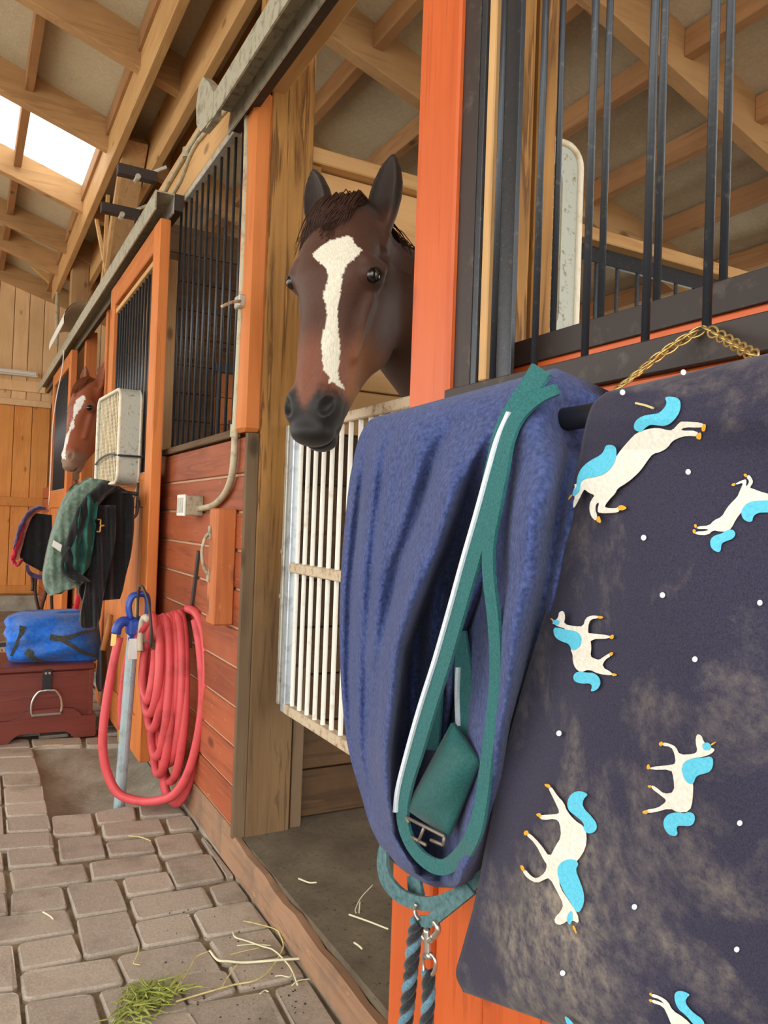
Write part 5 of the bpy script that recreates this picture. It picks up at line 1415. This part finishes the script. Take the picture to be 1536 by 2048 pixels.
def ear_sdf(X, Y, Z, base, axis, face, Ln):
    a = np.array(axis, float); a /= np.linalg.norm(a)
    f = np.array(face, float); f -= a * (f @ a); f /= np.linalg.norm(f)
    l = np.cross(a, f)
    x, y, z = X - base[0], Y - base[1], Z - base[2]
    t = (x * a[0] + y * a[1] + z * a[2]) / Ln
    p = x * l[0] + y * l[1] + z * l[2]
    q = x * f[0] + y * f[1] + z * f[2]
    T = np.array([-0.5, -0.25, 0.0, 0.2, 0.42, 0.62, 0.8, 0.92, 1.0, 1.1]); W = np.array([-0.05, 0.026, 0.033, 0.041, 0.0445, 0.040, 0.029, 0.016, 0.004, -0.02])
    w = np.interp(t, T, W)
    ws = np.maximum(w, 1e-3)
    outer = np.where(w > 0.001, (np.sqrt((p / ws) ** 2 + (q / (0.72 * ws)) ** 2) - 1) * ws * 0.72, 0.01 + np.where(t > .5, np.abs(t - 1), np.abs(t + .35)) * Ln * .5)
    iw = np.maximum(w - 0.008, 1e-3)
    inner = (np.sqrt((p / iw) ** 2 + ((q - 0.62 * ws) / (0.86 * iw + 1e-4)) ** 2) - 1) * iw * 0.72
    inner = np.where((t > 0.04) & (w > 0.010), inner, 0.05)
    return smax(outer, -inner, 0.004)

def head_sdf(neck, lean=0.0):
    def f(X, Y, Z):
        A = np.abs(X)
        d = ell(X, Y, Z, (0, 0.02, -0.085), (0.098, 0.095, 0.112))                      # cranium
        d = smin(d, ell(X, Y, Z, (0, -0.038, -0.175), (0.104, 0.060, 0.12)), 0.04)       # forehead
        d = smin(d, cone(X, Y, Z, (0, -0.030, -0.22), (0, -0.042, -0.50), 0.070, 0.042, 1.0), 0.04)   # nasal
        d = smin(d, cone(X, Y, Z, (0, 0.055, -0.20), (0, 0.0, -0.50), 0.100, 0.058, 0.95), 0.04)       # cheek mass
        d = smin(d, ell(A, Y, Z, (0.060, 0.105, -0.235), (0.040, 0.105, 0.150)), 0.035)   # jowls
        d = smin(d, cone(X, Y, Z, (0, 0.150, -0.30), (0, 0.045, -0.54), 0.062, 0.036, 1.0), 0.05)     # jaw
        d = smin(d, cone(A, Y, Z, (0.092, -0.010, -0.255), (0.070, -0.004, -0.40), 0.013, 0.009), 0.03)  # facial crest
        d = smin(d, ell(A, Y, Z, (0.100, -0.026, -0.198), (0.028, 0.038, 0.036)), 0.02)  # orbit
        d = smin(d, cone(A, Y, Z, (0.086, -0.056, -0.170), (0.120, -0.022, -0.180), 0.013, 0.011), 0.016)  # brow
        # hollow above and in front of the eye
        d = smax(d, -ell(A, Y, Z, (0.112, 0.012, -0.140), (0.018, 0.022, 0.022)), 0.03)
        d = smax(d, -ell(A, Y, Z, (0.120, -0.055, -0.310), (0.030, 0.040, 0.060)), 0.05)
        # muzzle
        d = smin(d, ell(X, Y, Z, (0, -0.012, -0.555), (0.058, 0.058, 0.062)), 0.03)
        d = smin(d, ell(A, Y, Z, (0.040, -0.040, -0.545), (0.030, 0.034, 0.046)), 0.022)  # nostril wings
        d = smin(d, ell(X, Y, Z, (0, -0.018, -0.612), (0.052, 0.046, 0.030)), 0.025)      # upper lip
        d = smin(d, ell(X, Y, Z, (0, 0.028, -0.612), (0.040, 0.036, 0.030)), 0.012)       # lower lip
        d = smin(d, ell(X, Y, Z, (0, 0.048, -0.575), (0.032, 0.030, 0.034)), 0.02)        # chin
        d = smax(d, -ell(A, Y, Z, (0.054, -0.068, -0.552), (0.014, 0.020, 0.027), Matrix.Rotation(0.45, 3, 'Y')), 0.008)  # nostrils
        d = smax(d, -ell(X, Y, Z, (0, 0.006, -0.636), (0.075, 0.0035, 0.030)), 0.006)     # mouth
        # eye opening
        d = smax(d, -ell(A, Y, Z, (0.122, -0.048, -0.208), (0.018, 0.024, 0.0155)), 0.006)
        # ears
        for s_ in (-1, 1):
            d = smin(d, ear_sdf(X, Y, Z, (s_ * 0.078, 0.012, -0.048), (s_ * 0.17 + lean, -0.04, 1.0), (s_ * 0.10 + 2.2 * lean, -1.0, 0.0), 0.21), 0.018)
        d = smin(d, neck(X, Y, Z), 0.05)
        return d
    return f

def frame(poll, muz, facedir, roll_fix=0.0):
    """head axes from two points and a facing direction; returns origin, 3x3 (columns) and scale"""
    poll, muz = np.array(poll), np.array(muz)
    z = poll - muz; Ln = np.linalg.norm(z); z /= Ln
    y = -np.array(facedir, float); y -= z * (y @ z); y /= np.linalg.norm(y)
    x = np.cross(y, z)
    c_, s_ = math.cos(roll_fix), math.sin(roll_fix)      # tilt the head about its own facing axis
    x, z = x * c_ - z * s_, z * c_ + x * s_
    return poll, np.stack([x, y, z], 1), Ln / 0.64

def coat_attr(o, C_):
    at_ = o.data.color_attributes.new('coat', 'FLOAT_COLOR', 'POINT')
    at_.data.foreach_set('color', np.c_[C_, np.ones(len(C_))].astype(np.float32).ravel())

def lin(r, g, b): return np.array(S(r, g, b)[:3])
def sst(e0, e1, x):
    t = np.clip((x - e0) / (e1 - e0), 0, 1); return t * t * (3 - 2 * t)
def vnoise(P, f, seed=0):
    r = np.random.default_rng(seed); s_ = np.zeros(len(P))
    for k in range(6):
        d = r.normal(size=3); d /= np.linalg.norm(d); s_ += np.sin(P @ d * f * (1 + .6 * k) + r.uniform(0, 6.28)) / (1 + .5 * k)
    return s_ / 3
def make_horse(name, label, poll, muz, face, neck_pts, body, blaze, pal, h, hair_mat, fore=True, torso=True, tilt=0.0, wide=1.0, lean=0.0):
    O, Rm, sc_ = frame(poll, muz, face, tilt)
    sv = np.array([sc_ * wide, sc_, sc_])
    toL = lambda P: (np.asarray(P, float) - O) @ Rm / sv
    toW = lambda P: O + (np.asarray(P, float) * sv) @ Rm.T
    npt = [(toL(p), r / sc_) for p, r in neck_pts]
    def neck(X, Y, Z):
        d = None
        for (a, ra), (b, rb) in zip(npt[:-1], npt[1:]):
            c = cone(X, Y, Z, a, b, ra, rb); d = c if d is None else smin(d, c, 0.06)
        return d
    f = head_sdf(neck, lean)
    allp = np.array([p for p, r in npt]); rr = max(r for p, r in npt) + .03
    lo = np.minimum(np.array([-0.185, -0.13, -0.665]), (allp - rr).min(0) if torso else -9); hi = np.maximum(np.array([0.185, 0.25, 0.22]), (allp + rr).max(0))
    lo = np.minimum(np.array([-0.185, -0.13, -0.665]), (allp - rr).min(0)); 
    Vl, Fl = surfnet(f, lo, hi, h)
    V = toW(Vl)
    parts = [(V, [tuple(q) for q in Fl])]
    nh = len(V)
    if body is not None:
        bl, bh, bf = body
        Vb, Fb = surfnet(bf, bl, bh, 0.03)
        parts.append((Vb, [tuple(q) for q in Fb]))
    Va, Fa = merge(parts)
    hr = empty(name, (V[:, 0].mean(), V[:, 1].mean(), 0.098), label, 'horse')
    ob_ = mesh('body', Va, Fa, M['coat'], hr, True)
    # coat colours
    L = np.vstack([Vl, toL(Va[nh:])]) if len(Va) > nh else Vl
    x, y, z = L[:, 0], L[:, 1], L[:, 2]; ax_ = np.abs(x)
    nz = vnoise(L, 30, 1); nf = vnoise(L, 220, 2)
    C_ = np.tile(pal['base'], (len(L), 1)) * (1 + 0.12 * nz[:, None])
    def blend(w, c):
        C_[:] = C_ * (1 - w[:, None]) + np.asarray(c) * w[:, None]
    blend(0.75 * sst(-0.33, -0.44, z) * (1 - sst(0.01, 0.06, y)), pal['nose'])
    blend(0.85 * sst(-0.29, -0.42, z) * sst(-0.03, 0.03, y + 0.3 * (ax_ - 0.05)), pal['cheek'])
    blend(0.55 * sst(0.03, 0.09, y) * sst(-0.14, -0.26, z) * (z > -0.45), pal['jowl'])
    blend(0.9 * sst(-0.03, 0.02, z), pal['ear'])
    blend(0.75 * np.exp(-((ax_ - 0.115) / 0.026) ** 2 - ((z + 0.205) / 0.030) ** 2 - ((y + 0.03) / 0.04) ** 2), pal['dark'])
    blend(sst(-0.485, -0.535, z + 0.012 * nf + 0.050 * sst(0.034, 0.0, ax_) * (y < -0.02)), pal['muzzle'])
    blend(0.8 * sst(0.16, 0.26, y) * (z > -0.5), pal['neck'])
    if len(L) > nh: C_[nh:] = pal['neck']
    # white blaze marking
    pr = proj(V); jit = np.c_[vnoise(Vl, 260, 5), vnoise(Vl, 260, 6)] * 3.0 * min(1.0, 900 / FPX)
    me = ob_.data
    nr = np.array([v.normal[:] for v in me.vertices])[:nh]
    facing = np.einsum('ij,ij->i', nr, V - CAM) < 0.05
    w = inpoly(np.array(blaze, float), pr[:, :2] + jit) & facing & (y[:nh] < 0.02)
    wz = np.zeros(len(L)); wz[:nh] = w
    blend(wz, pal['white'])
    coat_attr(ob_, np.clip(C_, 0, 1))
    # eyes
    for s_ in (-1, 1):
        c = toW((s_ * 0.1070, -0.042, -0.208)); r_ = 0.0200 * sc_
        bm = bmesh.new(); bmesh.ops.create_uvsphere(bm, u_segments=18, v_segments=12, radius=r_)
        for v in bm.verts: v.co += Vector(c)
        bm_obj('eye', bm, M['eye'], hr, True)
    # forelock and mane
    def strands(nm, roots, n, seed):
        r = random.Random(seed); parts = []
        for i in range(n):
            P = roots(r)
            parts.append(tube_vf(toW(spline(P, 9)), np.linspace(0.0017, 0.0005, 9) * sc_ * 1.3, 3, caps=False))
        Vv, Ff = merge(parts); mesh(nm, Vv, Ff, hair_mat, hr, True)
    def lock(r):
        x0 = r.uniform(-0.046, 0.050); y0 = r.uniform(-0.01, 0.05); dr = -0.035 + r.gauss(0, 0.016)
        ln = r.uniform(0.0, 0.06)
        return np.array([(x0, y0 + .012, 0.018), (x0 + dr * .15, y0 - 0.045, 0.022 + r.gauss(0, .005)), (x0 + dr * .5, -0.066 - r.random() * .01, -0.03 - ln * .15), (x0 + dr * .9, -0.092 + r.random() * .012 + abs(x0 + dr) * .25, -0.065 - ln * .5), (x0 + dr * 1.2, -0.104 + r.random() * .015 + abs(x0 + dr * 1.2) * .45, -0.085 - ln)])
    if fore: strands('forelock', lock, 620, 3)
    cr = [(toL(p), r / sc_) for p, r in neck_pts]
    upL = np.array([0, 0, 1.0]) @ Rm
    def mane(r):
        t = r.random() * (len(cr) - 1); i = min(int(t), len(cr) - 2); g = t - i
        p = cr[i][0] * (1 - g) + cr[i + 1][0] * g; rad = cr[i][1] * (1 - g) + cr[i + 1][1] * g
        top_ = p + upL * rad * 0.98 + np.array([r.gauss(0, .012), 0, 0])
        sd = np.array([1.0, 0.25, 0])
        return np.array([top_ - upL * .01, top_ + upL * 0.025 + sd * 0.01, top_ + sd * 0.05 + upL * .01, top_ + sd * (0.085 + .02 * r.random()) - upL * 0.06, top_ + sd * 0.10 - upL * (0.10 + .06 * r.random())])
    strands('mane', mane, 420, 9)
    return hr

camR, camU = RGT, UPV
def facing_dir(deg, up=0.0):
    """direction pointing back at the photographer, turned by deg to the left of the picture"""
    a = math.radians(deg); return -FWD * math.cos(a) - RGT * math.sin(a) + np.array([0, 0, up])
def pt(px, py, depth): return CAM + ray(px, py) * depth
# bay horse
poll = pt(702, 427, 1.94); muz = pt(628, 895, 1.835)
bl1 = [(540 + x / 3.2, 280 + y / 3.2) for x, y in [(500,610),(530,630),(545,670),(590,705),(545,755),(490,800),(455,870),(460,930),(440,1010),(430,1080),(435,1200),(445,1300),(450,1380),(435,1450),(440,1530),(470,1570),(480,1600),(440,1580),(400,1545),(370,1560),(385,1520),(345,1480),(335,1400),(330,1300),(345,1230),(365,1150),(355,1050),(340,1000),(360,940),(370,860),(350,810),(300,770),(270,735),(310,690),(380,640),(450,625)]]
palA = dict(base=lin(80, 48, 34), nose=lin(136, 80, 56), cheek=lin(156, 100, 58), jowl=lin(96, 60, 38), ear=lin(40, 30, 25), dark=lin(34, 24, 20), muzzle=lin(27, 25, 24), neck=lin(62, 36, 24), white=lin(238, 233, 214))
def bodyA(X, Y, Z):
    d = cone(X, Y, Z, (1.62, 1.86, 1.22), (2.75, 1.15, 1.20), 0.30, 0.33)
    d = smin(d, cone(X, Y, Z, (1.35, 1.92, 1.55), (1.75, 1.82, 1.30), 0.17, 0.27), 0.1)
    d = smin(d, ell(X, Y, Z, (2.95, 1.02, 1.25), (0.34, 0.34, 0.32)), 0.1)
    for (x, y, r) in ((1.66, 2.02, .085), (1.56, 1.70, .085), (2.98, 1.22, .10), (2.82, 0.90, .10)):
        d = smin(d, cone(X, Y, Z, (x, y, 1.05), (x, y, 0.60), r * 1.6, r * .72), 0.08)
        d = smin(d, cone(X, Y, Z, (x, y, 0.60), (x, y, 0.22), r * .6, r * .5), 0.03)
        d = smin(d, cone(X, Y, Z, (x, y, 0.24), (x - .03, y, 0.145), r * .55, r * .62), 0.03)
    return d
nk = [(poll + np.array([0.05, 0.06, -0.10]), 0.105), (poll + np.array([0.20, 0.12, -0.17]), 0.135), (np.array([1.30, 1.94, 1.56]), 0.175)]
make_horse('bay_horse', 'dark bay horse with white blaze looking over the white gate', poll, muz, facing_dir(25), nk, ((1.1, 0.55, 0.05), (3.4, 2.4, 1.95), bodyA), bl1, palA, 0.0042, M['hair_dark'], wide=1.07, lean=-0.11)
# chestnut horse
poll2 = pt(181, 768, 4.95); muz2 = pt(143, 944, 4.80)
bl2 = [(80 + x / 5.908, 690 + y / 5.908) for x, y in [(530,600),(535,640),(500,720),(450,790),(400,900),(410,980),(370,1000),(340,1100),(310,1190),(300,1290),(310,1350),(262,1350),(258,1290),(270,1200),(300,1100),(345,990),(390,850),(400,720),(440,640),(490,600)]]
palB = dict(base=lin(150, 78, 44), nose=lin(160, 86, 50), cheek=lin(164, 92, 54), jowl=lin(142, 74, 42), ear=lin(140, 76, 46), dark=lin(60, 34, 24), muzzle=lin(140, 108, 84), neck=lin(134, 68, 40), white=lin(236, 232, 226))
nk2 = [(poll2 + np.array([0.06, 0.06, -0.11]), 0.105), (poll2 + np.array([0.22, 0.12, -0.2]), 0.14), (poll2 + np.array([0.55, 0.2, -0.35]), 0.19)]
c2 = poll2 + np.array([0.55, 0.2, -0.35])
def bodyB(X, Y, Z):
    d = cone(X, Y, Z, (c2[0] + .35, c2[1] + .1, 1.2), (c2[0] + 1.5, c2[1] + .4, 1.2), 0.30, 0.33)
    d = smin(d, cone(X, Y, Z, tuple(c2), (c2[0] + .4, c2[1] + .1, 1.3), 0.18, 0.27), 0.1)
    for (dx, dy, r) in ((.4, -.1, .085), (.4, .3, .085), (1.5, .2, .10), (1.5, .6, .10)):
        x, y = c2[0] + dx, c2[1] + dy
        d = smin(d, cone(X, Y, Z, (x, y, 1.05), (x, y, 0.60), r * 1.6, r * .72), 0.08)
        d = smin(d, cone(X, Y, Z, (x, y, 0.60), (x - .02, y, 0.145), r * .6, r * .58), 0.03)
    return d
make_horse('chestnut_horse', 'chestnut horse with white blaze looking out behind the box fan', poll2, muz2, facing_dir(33), nk2, ((c2[0] - .3, c2[1] - .5, 0.05), (c2[0] + 2.1, c2[1] + 1.0, 1.95), bodyB), bl2, palB, 0.008, M['hair_red'])
# ================================================================== STRAW AND HAY
def stem(label, pts, r, mat, group='loose straw on the floor', z=0.006, k=0.0):
    P = [at(x, y, 2, z + random.uniform(0, 0.006)) for x, y in pts]
    P = spline(P, max(6, 5 * len(P)))
    o = tube('straw_stem', P, r * 0.8, mat, None, 5)
    tag(o, label, 'straw', group)
c3 = lambda P: [(240 + x / 3.84, 1800 + y / 3.84) for x, y in P]
stem('thick pale straw stem lying across the pavers by the threshold', c3([(690, 390), (750, 460), (830, 470), (960, 480), (1200, 462), (1446, 447)]), 0.0042, M['straw_w'])
stem('long curved tan straw stem running from the hay clump', c3([(430, 780), (560, 740), (740, 688), (880, 650), (1040, 618), (1150, 540), (1230, 420), (1255, 340), (1215, 235)]), 0.003, M['straw'])
stem('thin bent straw stem rising from the hay clump', c3([(435, 730), (480, 620), (540, 520), (590, 435), (690, 390)]), 0.0022, M['straw'])
stem('straight straw stem behind the curved one near the threshold', c3([(950, 160), (1060, 185), (1170, 215), (1215, 240)]), 0.0024, M['straw'])
stem('short upright straw end at the threshold', c3([(1202, 155), (1200, 240)]), 0.002, M['straw'])
stem('pale green forked straw stem above the thick one', c3([(868, 245), (885, 285), (960, 310), (1090, 355), (1180, 385), (1270, 470), (1320, 540), (1365, 655)]), 0.0028, M['straw_w'])
stem('thin straw crossing beneath the forked stem', c3([(900, 350), (1020, 340), (1160, 350)]), 0.002, M['straw_w'])
stem('faint brown straw under the forked stem', c3([(850, 420), (960, 390), (1070, 368)]), 0.0016, M['straw'])
stem('small pale straw chip at the board foot', c3([(1190, 585), (1240, 580), (1300, 592), (1325, 565)]), 0.002, M['straw_w'])
stem('crossed straw chip nearest the threshold board', c3([(1318, 658), (1370, 620), (1460, 606)]), 0.002, M['straw_w'])
stem('short straw sprig branching off below the thick stem', c3([(780, 680), (830, 590), (905, 490)]), 0.0024, M['straw'])
stem('tiny crossed straw bits on the paver joint', c3([(1075, 720), (1110, 695), (1140, 705)]), 0.0022, M['straw_w'])
stem('thin straw stem on the paver left of the damp patch', c3([(148, 350), (135, 420), (105, 485), (155, 498)]), 0.002, M['straw'])
stem('straw sprig between two pavers near the drain', [(257, 1672), (280, 1674), (302, 1682)], 0.003, M['straw'])
stem('straw bits lying before the tack chest', [(62, 1497), (90, 1491), (126, 1490)], 0.003, M['straw'])
stem('small straw piece on the left pavers', [(86, 1824), (100, 1832), (106, 1838)], 0.003, M['straw_w'])
for lab, P, r_ in (('straight pale straw lying on the stall floor', [(698, 1829), (735, 1842), (776, 1858)], 0.003), ('curled thin straw on the stall floor', [(745, 1770), (722, 1795), (711, 1818), (712, 1826)], 0.0016),
                   ('short straw tick above the straight straw', [(720, 1804), (718, 1826)], 0.002), ('small pale wood shaving on the stall floor', [(597, 1757), (618, 1765), (633, 1765)], 0.003), ('tiny straw chip by the doorway threshold', [(708, 1885), (718, 1892), (724, 1898)], 0.003)):
    stem(lab, P, r_, M['straw_w'], 'straw on the stall floor', z=0.104)
# green hay clump: nobody could count the blades
cl = [at(240 + x / 3.84, 1800 + y / 3.84, 2, 0.0) for x, y in ((270, 760), (190, 760), (150, 850), (110, 920), (330, 780))]
parts = []
for i in range(260):
    c = cl[random.choice((0, 0, 1, 1, 2, 3, 4))] + rng.normal(0, 0.016, 3) * np.array([1.2, 1.0, 0]); a = random.uniform(0, 6.28); ln = random.uniform(0.02, 0.06)
    d = np.array([math.cos(a), math.sin(a), random.uniform(-0.1, 0.25)]) * ln
    p0 = c + np.array([0, 0, random.uniform(0.004, 0.022)])
    p1 = p0 + d * .5 + rng.normal(0, .004, 3); p2 = p0 + d
    P = np.array([p0, p1, p2]); P[:, 2] = np.maximum(P[:, 2], 0.002)
    parts.append(tube_vf(P, np.array([0.0022, 0.0018, 0.0008]), 3, caps=False))
V, F = merge(parts)
tag(mesh('hay_clump', V, F, M['hay'], None, False), 'small clump of green hay on the pavers', 'hay', kind='stuff')
# crumbs of dirt and bedding
parts = []
for i in range(200):
    if i < 110:
        p = at(random.uniform(330, 640), random.uniform(1800, 2040), 2, 0.0)
        if p[0] > XW - .02: continue
    else:
        p = at(random.uniform(520, 780), random.uniform(1690, 2040), 2, 0.098)
        if p[0] < XW + .05: continue
    s_ = random.uniform(0.0008, 0.003)
    q = [p + np.array(v) * s_ * random.uniform(.6, 1.3) for v in ((-1, -1, 0), (1, -1, 0), (1, 1, 0), (-1, 1, 0), (0, 0, 1.2))]
    parts.append((np.array(q), [(0, 1, 4), (1, 2, 4), (2, 3, 4), (3, 0, 4), (3, 2, 1, 0)]))
V, F = merge(parts)
M['crumb'] = plain('dark_crumbs', S(62, 48, 36), 0.9)
tag(mesh('dirt_crumbs', V, F, M['crumb'], None), 'dark crumbs of dirt scattered near the threshold', 'dirt', kind='stuff')
